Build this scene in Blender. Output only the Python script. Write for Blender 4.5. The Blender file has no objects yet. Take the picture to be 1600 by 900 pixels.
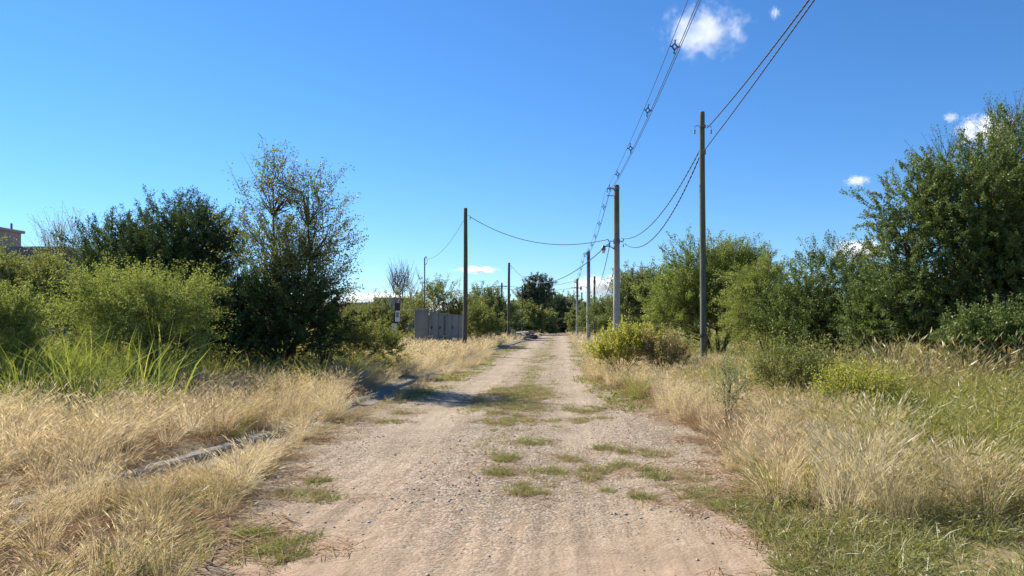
import bpy, bmesh, math, random
import numpy as np
from mathutils import Vector, Matrix

# ------------------------------------------------------------------ camera, sky, sun, exposure
sc = bpy.context.scene
C = sc.collection
CAMZ, F = 1.6, 1150.0          # eye height (m); focal length in pixels of the 1600 px wide photograph
VX, VY = 872.0, 508.0          # where the lane vanishes in the photograph
cam_d = bpy.data.cameras.new('camera')
cam = bpy.data.objects.new('camera', cam_d); C.objects.link(cam)
cam.location = (0, 0, CAMZ); cam.rotation_euler = (math.radians(90), 0, 0)
cam_d.sensor_width = 36.0; cam_d.sensor_fit = 'HORIZONTAL'
cam_d.lens = F / 1600 * 36
cam_d.shift_x = -(VX - 800) / 1600; cam_d.shift_y = (VY - 450) / 1600
cam_d.clip_start = 0.05; cam_d.clip_end = 20000
sc.camera = cam

SUN_EL, SUN_AZ = math.radians(39), math.atan2(-0.82, 0.57)   # azimuth from +Y towards +X
world = bpy.data.worlds.new('World'); sc.world = world; world.use_nodes = True
wn = world.node_tree.nodes; wl = world.node_tree.links
sky = wn.new('ShaderNodeTexSky'); sky.sky_type = 'NISHITA'; sky.sun_disc = False
sky.sun_elevation = SUN_EL; sky.sun_rotation = SUN_AZ
sky.altitude = 0; sky.air_density = 1.0; sky.dust_density = 0.0; sky.ozone_density = 10.0
hsv = wn.new('ShaderNodeHueSaturation'); hsv.inputs['Saturation'].default_value = 1.08
wl.new(sky.outputs[0], hsv.inputs['Color']); wl.new(hsv.outputs[0], wn['Background'].inputs['Color'])
wn['Background'].inputs['Strength'].default_value = 0.088

sun_d = bpy.data.lights.new('sun', 'SUN'); sun_d.energy = 5.0; sun_d.angle = math.radians(0.53); sun_d.color = (1.0, 0.93, 0.82)
sun = bpy.data.objects.new('sun', sun_d); C.objects.link(sun)
SD = Vector((math.sin(SUN_AZ) * math.cos(SUN_EL), math.cos(SUN_AZ) * math.cos(SUN_EL), math.sin(SUN_EL)))
sun.rotation_euler = SD.to_track_quat('Z', 'Y').to_euler(); sun.location = (-60, 40, 60)

sc.view_settings.view_transform = 'Standard'; sc.view_settings.look = 'None'
sc.view_settings.exposure = 0.95; sc.view_settings.gamma = 1.0
try:
    sc.cycles.volume_bounces = 10; sc.cycles.max_bounces = 12; sc.cycles.diffuse_bounces = 3
    sc.cycles.transparent_max_bounces = 8
except Exception: pass

RNG = np.random.default_rng(7)
random.seed(7)

def at(px, py, Y):                       # a point at depth Y seen at photo pixel (px, py)
    return np.array([(px - VX) / F * Y, Y, CAMZ - (py - VY) / F * Y])
def xat(px, Y): return (px - VX) / F * Y
def zat(py, Y): return CAMZ - (py - VY) / F * Y

# ------------------------------------------------------------------ helpers
def hash2(ix, iy, s):
    n = (ix.astype(np.int64) * 374761393 + iy.astype(np.int64) * 668265263 + s * 1274126177) & 0x7fffffff
    n = (n ^ (n >> 13)) * 1274126177 & 0x7fffffff
    return ((n ^ (n >> 16)) & 0xffff) / 65535.0
def vnoise(x, y, s=0):
    x = np.asarray(x, float); y = np.asarray(y, float)
    ix = np.floor(x); iy = np.floor(y); fx = x - ix; fy = y - iy
    fx = fx * fx * (3 - 2 * fx); fy = fy * fy * (3 - 2 * fy)
    a = hash2(ix, iy, s); b = hash2(ix + 1, iy, s); c = hash2(ix, iy + 1, s); d = hash2(ix + 1, iy + 1, s)
    return (a * (1 - fx) + b * fx) * (1 - fy) + (c * (1 - fx) + d * fx) * fy
def fbm(x, y, s=0, o=3):
    v = 0; a = 0.5; t = 0
    for k in range(o):
        v = v + a * vnoise(np.asarray(x) * 2 ** k, np.asarray(y) * 2 ** k, s + k * 17); t += a; a *= 0.5
    return v / t
def smooth(a, b, x):
    t = np.clip((np.asarray(x, float) - a) / (b - a), 0, 1); return t * t * (3 - 2 * t)
def norm(v): return v / np.maximum(np.linalg.norm(v, axis=-1, keepdims=True), 1e-9)
def runit(rng, n): return norm(rng.normal(size=(n, 3)))

def quads_mesh(name, V, Q, tint=None, smooth_shade=False, extra=None):
    me = bpy.data.meshes.new(name)
    V = np.ascontiguousarray(V, np.float32); Q = np.ascontiguousarray(Q, np.int32)
    me.vertices.add(len(V)); me.vertices.foreach_set('co', V.ravel())
    k = Q.shape[1]
    me.loops.add(Q.size); me.loops.foreach_set('vertex_index', Q.ravel())
    me.polygons.add(len(Q)); me.polygons.foreach_set('loop_start', np.arange(0, Q.size, k, dtype=np.int32))
    try: me.polygons.foreach_set('loop_total', np.full(len(Q), k, np.int32))
    except Exception: pass
    if smooth_shade: me.polygons.foreach_set('use_smooth', np.ones(len(Q), bool))
    me.update(calc_edges=True)
    if tint is not None:
        a = me.attributes.new('tint', 'FLOAT', 'POINT'); a.data.foreach_set('value', np.ascontiguousarray(tint, np.float32))
    for nm, arr in (extra or {}).items():
        a = me.attributes.new(nm, 'FLOAT', 'POINT'); a.data.foreach_set('value', np.ascontiguousarray(arr, np.float32))
    return me

def tubes(P, R, sides=5):
    """P (n,k,3) paths, R (n,k) radii -> verts, quads"""
    P = np.asarray(P, float); R = np.asarray(R, float)
    n, k, _ = P.shape
    T = np.empty_like(P)
    if k > 2: T[:, 1:-1] = P[:, 2:] - P[:, :-2]
    T[:, 0] = P[:, 1] - P[:, 0]; T[:, -1] = P[:, -1] - P[:, -2]
    T = norm(T)
    ref = np.where(np.abs(T[:, :1, 2:3]) > 0.8, np.array([1.0, 0, 0]), np.array([0, 0, 1.0]))
    ref = np.broadcast_to(ref, T.shape)
    A = norm(np.cross(T, ref)); B = np.cross(T, A)
    th = np.arange(sides) / sides * 2 * np.pi
    V = P[:, :, None] + R[:, :, None, None] * (A[:, :, None] * np.cos(th)[:, None] + B[:, :, None] * np.sin(th)[:, None])
    idx = np.arange(n * k * sides).reshape(n, k, sides)
    a = idx[:, :-1]; b = idx[:, 1:]
    Q = np.stack([a, np.roll(a, -1, 2), np.roll(b, -1, 2), b], -1).reshape(-1, 4)
    return V.reshape(-1, 3), Q

def tag(o, label=None, cat=None, group=None, kind=None):
    if label: o['label'] = label
    if cat: o['category'] = cat
    if group: o['group'] = group
    if kind: o['kind'] = kind
    return o
def link(name, me, mat=None, parent=None, loc=None):
    o = bpy.data.objects.new(name, me); C.objects.link(o)
    if mat is not None and me is not None and len(me.materials) == 0: me.materials.append(mat)
    if parent is not None: o.parent = parent
    if loc is not None: o.location = loc
    return o
def empty(name, loc, label, cat, group=None):
    o = link(name, None, loc=loc); o.empty_display_size = 0.3
    return tag(o, label, cat, group)

class MB:                                   # collects simple solids into one bmesh
    def __init__(s): s.bm = bmesh.new()
    def box(s, c, size, rot=(0, 0, 0), bevel=0.0):
        from mathutils import Euler
        m = Matrix.Translation(c) @ Euler(rot).to_matrix().to_4x4() @ Matrix.Diagonal((*size, 1))
        r = bmesh.ops.create_cube(s.bm, size=1, matrix=m)
        if bevel:
            es = list({e for v in r['verts'] for e in v.link_edges})
            bmesh.ops.bevel(s.bm, geom=es, offset=bevel, segments=2, affect='EDGES')
        return s
    def tube(s, pts, rad, sides=8, cap=True):
        pts = np.asarray(pts, float)
        R = np.full(len(pts), rad) if np.isscalar(rad) else np.asarray(rad, float)
        V, Q = tubes(pts[None], R[None], sides)
        vs = [s.bm.verts.new(v) for v in V]
        for q in Q: s.bm.faces.new([vs[i] for i in q])
        if cap:
            s.bm.faces.new(vs[:sides][::-1]); s.bm.faces.new(vs[-sides:])
        return s
    def build(s, name, mat, parent=None, loc=None, shade=False):
        bmesh.ops.recalc_face_normals(s.bm, faces=s.bm.faces)
        me = bpy.data.meshes.new(name); s.bm.to_mesh(me); s.bm.free()
        if shade:
            for p in me.polygons: p.use_smooth = True
        return link(name, me, mat, parent, loc)

# ------------------------------------------------------------------ materials
def new_mat(name):
    m = bpy.data.materials.new(name); m.use_nodes = True
    nt = m.node_tree; nt.nodes.clear()
    out = nt.nodes.new('ShaderNodeOutputMaterial')
    return m, nt, out
def N(nt, typ, **kw):
    n = nt.nodes.new(typ)
    for k, v in kw.items(): setattr(n, k, v)
    return n
def rgba(c): return (c[0], c[1], c[2], 1)
def mixc(nt, fac, a, b):
    n = N(nt, 'ShaderNodeMix', data_type='RGBA')
    for sock, v in ((n.inputs[0], fac), (n.inputs[6], a), (n.inputs[7], b)):
        if hasattr(v, 'is_linked') or hasattr(v, 'links'): nt.links.new(v, sock)
        else: sock.default_value = v if not isinstance(v, tuple) else rgba(v)
    return n.outputs[2]
def noise_tex(nt, scale, detail=4, rough=0.6, vec=None):
    n = N(nt, 'ShaderNodeTexNoise'); n.inputs['Scale'].default_value = scale; n.inputs['Detail'].default_value = detail
    n.inputs['Roughness'].default_value = rough
    if vec is not None: nt.links.new(vec, n.inputs['Vector'])
    return n.outputs[0]
def ramp(nt, fac, stops):
    r = N(nt, 'ShaderNodeValToRGB')
    el = r.color_ramp.elements
    while len(el) < len(stops): el.new(0.5)
    for e, (p, c) in zip(el, stops):
        e.position = p; e.color = rgba(c) if isinstance(c, tuple) else (c, c, c, 1)
    nt.links.new(fac, r.inputs[0]); return r.outputs[0]
def leaf_mat(name, c1, c2, trans=0.3, gloss=0.05, c3=None, inst=0.0, tcol=(1.15, 1.15, 0.7), patch=None):
    """c1..c2 over each leaf's own tint; c3 = an odd dry leaf colour"""
    m, nt, out = new_mat(name)
    a = N(nt, 'ShaderNodeAttribute', attribute_name='tint')
    fac = a.outputs['Fac']
    if inst:
        oi = N(nt, 'ShaderNodeObjectInfo')
        mm = N(nt, 'ShaderNodeMix', data_type='FLOAT'); mm.inputs[0].default_value = inst
        nt.links.new(fac, mm.inputs[2]); nt.links.new(oi.outputs['Random'], mm.inputs[3]); fac = mm.outputs[0]
    stops = [(0.1, c1), (0.85, c2)]
    if c3: stops.append((1.0, c3))
    col = ramp(nt, fac, stops)
    for sc_, lo, hi, pc, amt in (patch or []):
        f = ramp(nt, noise_tex(nt, sc_, 3, 0.6, oi.outputs['Location']), [(lo, 0.0), (hi, amt)])
        col = mixc(nt, f, col, pc)
    d = N(nt, 'ShaderNodeBsdfDiffuse'); nt.links.new(col, d.inputs[0])
    t = N(nt, 'ShaderNodeBsdfTranslucent')
    mul = N(nt, 'ShaderNodeMix', data_type='RGBA', blend_type='MULTIPLY'); mul.inputs[0].default_value = 1
    nt.links.new(col, mul.inputs[6]); mul.inputs[7].default_value = rgba(tcol); nt.links.new(mul.outputs[2], t.inputs[0])
    mx = N(nt, 'ShaderNodeMixShader'); mx.inputs[0].default_value = trans
    nt.links.new(d.outputs[0], mx.inputs[1]); nt.links.new(t.outputs[0], mx.inputs[2])
    sh = mx.outputs[0]
    if gloss:
        g = N(nt, 'ShaderNodeBsdfGlossy'); g.inputs['Roughness'].default_value = 0.45; g.inputs[0].default_value = (1, 1, 1, 1)
        m2 = N(nt, 'ShaderNodeMixShader'); m2.inputs[0].default_value = gloss
        nt.links.new(sh, m2.inputs[1]); nt.links.new(g.outputs[0], m2.inputs[2]); sh = m2.outputs[0]
    nt.links.new(sh, out.inputs[0]); return m
def surf_mat(name, stops, scale=3.0, rough=0.9, bump=0.3, stretch=(1, 1, 1), bscale=None, bdist=0.02, metal=0.0):
    m, nt, out = new_mat(name)
    tc = N(nt, 'ShaderNodeTexCoord'); mp = N(nt, 'ShaderNodeMapping'); mp.inputs['Scale'].default_value = stretch
    nt.links.new(tc.outputs['Object'], mp.inputs[0])
    f = noise_tex(nt, scale, 6, 0.65, mp.outputs[0])
    col = ramp(nt, f, stops)
    p = N(nt, 'ShaderNodeBsdfPrincipled'); p.inputs['Roughness'].default_value = rough; p.inputs['Metallic'].default_value = metal
    nt.links.new(col, p.inputs['Base Color'])
    if bump:
        b = N(nt, 'ShaderNodeBump'); b.inputs['Strength'].default_value = bump; b.inputs['Distance'].default_value = bdist
        nt.links.new(noise_tex(nt, bscale or scale * 4, 5, 0.7, mp.outputs[0]), b.inputs['Height']); nt.links.new(b.outputs[0], p.inputs['Normal'])
    nt.links.new(p.outputs[0], out.inputs[0]); return m

M = {}
M['bark'] = surf_mat('bark', [(0.3, (0.05, 0.038, 0.028)), (0.7, (0.12, 0.095, 0.07))], 8, 0.95, 0.6, (1, 1, 0.3))
M['bark_grey'] = surf_mat('bark_grey', [(0.3, (0.11, 0.09, 0.075)), (0.7, (0.24, 0.21, 0.18))], 8, 0.95, 0.6, (1, 1, 0.3))
M['old_wood'] = surf_mat('old_wood', [(0.25, (0.05, 0.05, 0.036)), (0.5, (0.115, 0.12, 0.085)), (0.75, (0.19, 0.19, 0.14))], 5, 0.9, 0.7, (5, 5, 0.35), 14, 0.02)
M['dark_wood'] = surf_mat('dark_wood', [(0.3, (0.04, 0.036, 0.03)), (0.7, (0.13, 0.115, 0.09))], 5, 0.9, 0.6, (5, 5, 0.35))
M['steel'] = surf_mat('steel', [(0.3, (0.09, 0.09, 0.09)), (0.7, (0.2, 0.19, 0.18))], 20, 0.55, 0.1, metal=0.6)
M['cable'] = surf_mat('cable', [(0.3, (0.018, 0.018, 0.02)), (0.7, (0.035, 0.035, 0.038))], 20, 0.6, 0)
M['polymer'] = surf_mat('polymer', [(0.3, (0.02, 0.02, 0.022)), (0.7, (0.045, 0.045, 0.05))], 20, 0.5, 0)
M['kerb'] = surf_mat('kerb_concrete', [(0.3, (0.10, 0.085, 0.062)), (0.5, (0.20, 0.175, 0.135)), (0.72, (0.30, 0.27, 0.22))], 4, 0.95, 0.6, bscale=40, bdist=0.01)
M['slab'] = surf_mat('grey_slab', [(0.3, (0.14, 0.13, 0.113)), (0.5, (0.225, 0.21, 0.187)), (0.7, (0.31, 0.292, 0.265))], 1.1, 0.9, 0.4, (0.9, 0.9, 0.6), 30, 0.01)
M['pale'] = surf_mat('pale_concrete', [(0.3, (0.42, 0.40, 0.37)), (0.7, (0.6, 0.58, 0.54))], 4, 0.9, 0.3)
M['black_board'] = surf_mat('black_board', [(0.3, (0.015, 0.014, 0.016)), (0.7, (0.04, 0.036, 0.036))], 5, 0.7, 0.1)
M['white_box'] = surf_mat('white_box', [(0.3, (0.55, 0.55, 0.53)), (0.7, (0.72, 0.72, 0.7))], 6, 0.5, 0.05)
M['brown_wall'] = surf_mat('brown_wall', [(0.3, (0.36, 0.26, 0.175)), (0.7, (0.46, 0.35, 0.25))], 1.2, 0.95, 0.2, bscale=30)
M['grey_wall'] = surf_mat('grey_wall', [(0.3, (0.19, 0.18, 0.19)), (0.7, (0.29, 0.275, 0.275))], 0.8, 0.95, 0.2, bscale=30)
M['dark_wall'] = surf_mat('dark_wall', [(0.3, (0.10, 0.105, 0.12)), (0.7, (0.17, 0.175, 0.19))], 0.8, 0.95, 0.2, bscale=30)
M['terracotta'] = surf_mat('terracotta', [(0.3, (0.3, 0.14, 0.085)), (0.7, (0.45, 0.24, 0.15))], 3, 0.9, 0.4)
M['window'] = surf_mat('window_glass', [(0.3, (0.02, 0.025, 0.03)), (0.7, (0.04, 0.045, 0.05))], 1, 0.08, 0)
M['rubble'] = surf_mat('rubble_dark', [(0.3, (0.03, 0.028, 0.03)), (0.55, (0.09, 0.075, 0.07)), (0.8, (0.2, 0.14, 0.11))], 2, 0.95, 0.6)
M['rubble_pale'] = surf_mat('rubble_pale', [(0.3, (0.25, 0.2, 0.17)), (0.7, (0.45, 0.4, 0.36))], 3, 0.95, 0.5)
M['lamp_glass'] = surf_mat('lamp_glass', [(0.3, (0.6, 0.6, 0.58)), (0.7, (0.7, 0.7, 0.68))], 4, 0.2, 0)

# concrete pole: colour darkens unevenly towards its top, pale lower shaft
def pole_concrete():
    m, nt, out = new_mat('pole_concrete')
    tc = N(nt, 'ShaderNodeTexCoord')
    sp = N(nt, 'ShaderNodeSeparateXYZ'); nt.links.new(tc.outputs['Object'], sp.inputs[0])
    nz = noise_tex(nt, 2.2, 5, 0.7, tc.outputs['Object'])
    ad = N(nt, 'ShaderNodeMath', operation='MULTIPLY_ADD'); nt.links.new(nz, ad.inputs[0]); ad.inputs[1].default_value = 3.0; nt.links.new(sp.outputs[2], ad.inputs[2])
    mr = N(nt, 'ShaderNodeMapRange'); mr.inputs[1].default_value = 5.0; mr.inputs[2].default_value = 8.2; nt.links.new(ad.outputs[0], mr.inputs[0])
    pale = ramp(nt, noise_tex(nt, 6, 6, 0.7, tc.outputs['Object']), [(0.3, (0.27, 0.26, 0.24)), (0.7, (0.42, 0.41, 0.38))])
    col = mixc(nt, mr.outputs[0], pale, (0.10, 0.092, 0.08))
    p = N(nt, 'ShaderNodeBsdfPrincipled'); p.inputs['Roughness'].default_value = 0.9; nt.links.new(col, p.inputs['Base Color'])
    nt.links.new(p.outputs[0], out.inputs[0]); return m
M['pole_concrete'] = pole_concrete()

# soil of the verges and fields
def ground_mat():
    m, nt, out = new_mat('ground_soil')
    g = N(nt, 'ShaderNodeNewGeometry')
    a = ramp(nt, noise_tex(nt, 0.35, 6, 0.65, g.outputs['Position']), [(0.35, (0.16, 0.13, 0.06)), (0.5, (0.25, 0.195, 0.105)), (0.65, (0.105, 0.115, 0.04))])
    b = ramp(nt, noise_tex(nt, 9, 6, 0.7, g.outputs['Position']), [(0.3, (0.11, 0.085, 0.05)), (0.7, (0.36, 0.28, 0.17))])
    col = mixc(nt, 0.45, a, b)
    p = N(nt, 'ShaderNodeBsdfPrincipled'); p.inputs['Roughness'].default_value = 1; nt.links.new(col, p.inputs['Base Color'])
    bm = N(nt, 'ShaderNodeBump'); bm.inputs['Strength'].default_value = 0.6; bm.inputs['Distance'].default_value = 0.04
    nt.links.new(noise_tex(nt, 25, 6, 0.7, g.outputs['Position']), bm.inputs['Height']); nt.links.new(bm.outputs[0], p.inputs['Normal'])
    nt.links.new(p.outputs[0], out.inputs[0]); return m
# dirt lane: red earth, pale dust, grey gravel; attributes say how much of each lies where
def road_mat():
    m, nt, out = new_mat('dirt_lane')
    g = N(nt, 'ShaderNodeNewGeometry'); P = g.outputs['Position']
    earth = N(nt, 'ShaderNodeAttribute', attribute_name='earth').outputs['Fac']
    veg = N(nt, 'ShaderNodeAttribute', attribute_name='veg').outputs['Fac']
    grav = N(nt, 'ShaderNodeAttribute', attribute_name='gravel').outputs['Fac']
    pale = ramp(nt, noise_tex(nt, 1.3, 8, 0.7, P), [(0.3, (0.24, 0.18, 0.115)), (0.52, (0.36, 0.28, 0.188)), (0.75, (0.495, 0.395, 0.28))])
    red = ramp(nt, noise_tex(nt, 2.1, 8, 0.7, P), [(0.3, (0.32, 0.215, 0.14)), (0.7, (0.48, 0.345, 0.24))])
    col = mixc(nt, earth, pale, red)
    # tyre streaks: pale dust brushed along the lane over darker soil
    mp = N(nt, 'ShaderNodeMapping'); mp.inputs['Scale'].default_value = (7.0, 0.22, 1.0); nt.links.new(P, mp.inputs[0])
    stk = ramp(nt, noise_tex(nt, 1.0, 5, 0.65, mp.outputs[0]), [(0.40, 0.8), (0.55, 0.0)])
    col = mixc(nt, stk, col, (0.235, 0.172, 0.112))
    track = N(nt, 'ShaderNodeAttribute', attribute_name='track').outputs['Fac']
    tm = N(nt, 'ShaderNodeMath', operation='MULTIPLY'); tm.inputs[1].default_value = 0.42; nt.links.new(track, tm.inputs[0])
    col = mixc(nt, tm.outputs[0], col, (0.51, 0.42, 0.31))
    damp = ramp(nt, noise_tex(nt, 0.55, 6, 0.7, P), [(0.46, 0.0), (0.62, 0.6)])
    col = mixc(nt, damp, col, (0.25, 0.188, 0.125))
    # pebbles seen as speckle: pale and dark grains
    vo = N(nt, 'ShaderNodeTexVoronoi'); vo.inputs['Scale'].default_value = 38; nt.links.new(P, vo.inputs['Vector'])
    vs = N(nt, 'ShaderNodeSeparateColor'); nt.links.new(vo.outputs['Color'], vs.inputs[0])
    grain = ramp(nt, vs.outputs[0], [(0.0, (0.10, 0.08, 0.06)), (0.4, (0.29, 0.235, 0.17)), (1.0, (0.60, 0.51, 0.40))])
    gm = N(nt, 'ShaderNodeMath', operation='MULTIPLY'); nt.links.new(grav, gm.inputs[0])
    nt.links.new(ramp(nt, noise_tex(nt, 5, 5, 0.7, P), [(0.35, 0.15), (0.65, 0.85)]), gm.inputs[1])
    col = mixc(nt, gm.outputs[0], col, grain)
    vegc = ramp(nt, noise_tex(nt, 6, 6, 0.7, P), [(0.3, (0.15, 0.12, 0.06)), (0.5, (0.23, 0.18, 0.09)), (0.7, (0.33, 0.26, 0.155))])
    col = mixc(nt, veg, col, vegc)
    p = N(nt, 'ShaderNodeBsdfPrincipled'); p.inputs['Roughness'].default_value = 1; nt.links.new(col, p.inputs['Base Color'])
    p.inputs['Specular IOR Level'].default_value = 0.1
    h1 = noise_tex(nt, 22, 8, 0.75, P)
    hm = N(nt, 'ShaderNodeMath', operation='MULTIPLY_ADD'); nt.links.new(vo.outputs['Distance'], hm.inputs[0]); hm.inputs[1].default_value = -0.5; nt.links.new(h1, hm.inputs[2])
    bm = N(nt, 'ShaderNodeBump'); bm.inputs['Distance'].default_value = 0.026
    bs = N(nt, 'ShaderNodeMath', operation='MULTIPLY_ADD'); nt.links.new(grav, bs.inputs[0]); bs.inputs[1].default_value = 0.9; bs.inputs[2].default_value = 0.22; nt.links.new(bs.outputs[0], bm.inputs['Strength'])
    nt.links.new(hm.outputs[0], bm.inputs['Height']); nt.links.new(bm.outputs[0], p.inputs['Normal'])
    nt.links.new(p.outputs[0], out.inputs[0]); return m
M['ground'] = ground_mat(); M['road'] = road_mat()

# ------------------------------------------------------------------ lie of the land
def kx(y):                                   # face of the left kerb
    y = np.asarray(y, float)
    return -4.0 - np.clip(10 - y, 0, 12) * 0.13 + np.clip(y - 45, 0, 60) * 0.026
_ly = [0, 4, 5.4, 7.5, 9.6, 14, 20, 30, 60, 100, 160]; _lx = [-2.5, -2.4, -2.5, -2.95, -3.2, -3.3, -3.05, -2.9, -2.7, -2.2, -2.1]
_ry = [0, 5, 7.6, 10.7, 14, 20, 35, 57, 150]; _rx = [1.5, 1.6, 1.75, 1.95, 1.5, 0.98, 1.0, 1.15, 1.4]
def xl(y): return np.interp(y, _ly, _lx)
def xr(y): return np.interp(y, _ry, _rx)
def H(x, y):
    x = np.asarray(x, float); y = np.asarray(y, float)
    k = kx(y)
    road = 0.05 * (fbm(x * 0.9, y * 0.35, 3) - 0.5) + 0.022 * (fbm(x * 4, y * 3, 5) - 0.5)
    road = road - 0.022 * np.exp(-((x + 2.0) / 0.35) ** 2) - 0.022 * np.exp(-((x - 0.45) / 0.35) ** 2)
    road = road - 0.008 * np.abs(np.sin((x + 0.25 * np.sin(y * 0.3)) * 9)) * np.exp(-((y - 5) / 3.0) ** 2)
    left = 0.10 + 0.02 * np.clip(k - x, 0, 10) + 0.08 * (fbm(x * 0.5, y * 0.5, 9) - 0.5)
    right = 0.03 + 0.03 * np.clip(x - xr(y), 0, 6) + 0.10 * (fbm(x * 0.5, y * 0.5, 11) - 0.5)
    wl_ = smooth(-0.16, -0.22, x - k)
    wr_ = smooth(0.0, 0.8, x - xr(y))
    near = np.clip(1 - (np.hypot(x, y) - 250) / 200, 0, 1)
    return (road * (1 - wl_) * (1 - wr_) + left * wl_ + right * wr_) * near

def axis(vals): return np.unique(np.concatenate(vals))
gx = axis([np.linspace(-14, 14, 113), np.linspace(-60, -14, 40), np.linspace(14, 60, 40), np.array([-3000, -1500, -800, -400, -200, -100, 100, 200, 400, 800, 1500, 3000.])])
gy = axis([np.linspace(-6, 30, 145), np.linspace(30, 200, 110), np.array([-3000, -1000, -300, -100, -40, -15, 260, 400, 800, 1500, 3000.])])
def sheet(X, Y, Z):
    ny, nx = X.shape
    V = np.stack([X, Y, Z], -1).reshape(-1, 3); i = np.arange(ny * nx).reshape(ny, nx)
    Q = np.stack([i[:-1, :-1], i[:-1, 1:], i[1:, 1:], i[1:, :-1]], -1).reshape(-1, 4)
    return V, Q
GX, GY = np.meshgrid(gx, gy)
inroad = (GX > kx(GY) - 0.12) & (GX < xr(GY) + 1.3) & (GY < 168) & (GY > -6.5)
V, Q = sheet(GX, GY, H(GX, GY) - np.where(inroad, 0.13, 0.0))
tag(link('ground', quads_mesh('ground', V, Q, smooth_shade=True), M['ground']), kind='structure')

ry_ = np.concatenate([np.linspace(-6, 2, 40)[:-1], 2 * np.exp(np.linspace(0, math.log(84), 760))])
u = np.linspace(0, 1, 190)
RY = np.repeat(ry_[:, None], len(u), 1)
x0 = kx(RY) - 0.05; x1 = xr(RY) + 1.6
RX = x0 + (x1 - x0) * u[None]
rough = smooth(4.5, 8, RY) * (0.4 + 0.8 * fbm(RX * 0.9, RY * 0.35, 43)) * np.clip(1.3 - RY / 40, 0, 1)
RZ = H(RX, RY) + 0.008 * (vnoise(RX * 14, RY * 14, 21) - 0.5) + rough * (0.035 * np.clip(vnoise(RX * 11, RY * 11, 22) - 0.62, 0, 1) + 0.03 * np.clip(vnoise(RX * 6, RY * 5, 23) - 0.6, 0, 1))
RZ[:, -2:] -= 0.2; RZ[:, :1] -= 0.2; RZ[-1:] -= 0.2
edge = 0.5 * (fbm(RX * 1.3, RY * 0.9, 31) - 0.5) + 0.25 * (fbm(RX * 6, RY * 5, 33) - 0.5)
veg = np.maximum(smooth(0.15, -0.35, RX + edge - xl(RY)), smooth(-0.2, 0.35, RX + edge - xr(RY)))
mid = np.exp(-((RX + 0.75) / 0.5) ** 2) * smooth(11, 30, RY) * smooth(0.35, 0.65, fbm(RX * 2, RY * 0.6, 37))
veg = np.clip(np.maximum(veg, mid * 0.8), 0, 1)
earth = np.clip(smooth(10.5, 4.0, RY + 5 * (fbm(RX * 0.8, RY * 0.6, 41) - 0.5)) * 0.9, 0, 1)
gravel = np.clip(smooth(3.8, 8, RY) * (0.35 + 0.9 * fbm(RX * 0.9, RY * 0.35, 43)) + 0.35 * np.exp(-((RX + 0.7) / 0.5) ** 2), 0, 1)
track = (np.exp(-((RX + 2.15) / 0.40) ** 2) + np.exp(-((RX - 0.35) / 0.36) ** 2)) * smooth(6, 13, RY) * (0.5 + 0.6 * fbm(RX * 2, RY * 0.5, 45))
gravel = np.clip(gravel * (1 - 0.5 * track), 0, 1)
V, Q = sheet(RX, RY, RZ)
tag(link('dirt_road', quads_mesh('dirt_road', V, Q, smooth_shade=True, extra={'track': track.ravel(), 'earth': earth.ravel(), 'veg': veg.ravel(), 'gravel': gravel.ravel()}), M['road']), kind='structure')

# left kerb: cast lengths with a shallow gutter slab
kerb = tag(link('kerb', None), kind='structure')
yk = -3.0; i = 0
while yk < 92:
    L = 2.5 if yk < 40 else 4.0
    if not (66 < yk < 68):
        ys = np.linspace(yk + 0.02, yk + L - 0.02, 9)
        jit = RNG.normal(0, 0.012); dz = RNG.normal(0, 0.008)
        prof = [(-0.20, -0.25), (-0.19, 0.085), (-0.165, 0.10), (-0.03, 0.095), (0.0, 0.075), (0.035, 0.02), (0.30, 0.005), (0.33, -0.02), (0.33, -0.25)]
        P = np.array([[(kx(y) + a + jit, y, b + dz + 0.012 * (vnoise(y * 3 + a * 9, b * 9, 51) - 0.5) * 2) for a, b in prof] for y in ys])
        n, k = P.shape[:2]; idx = np.arange(n * k).reshape(n, k)
        Qs = np.stack([idx[:-1, :-1], idx[:-1, 1:], idx[1:, 1:], idx[1:, :-1]], -1).reshape(-1, 4)
        faces = [list(q) for q in Qs] + [list(idx[0]), list(idx[-1][::-1])]
        me = bpy.data.meshes.new('kerb_length'); me.from_pydata([tuple(v) for v in P.reshape(-1, 3)], [], faces)
        link('kerb_length', me, M['kerb'], kerb)
    yk += L; i += 1

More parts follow.
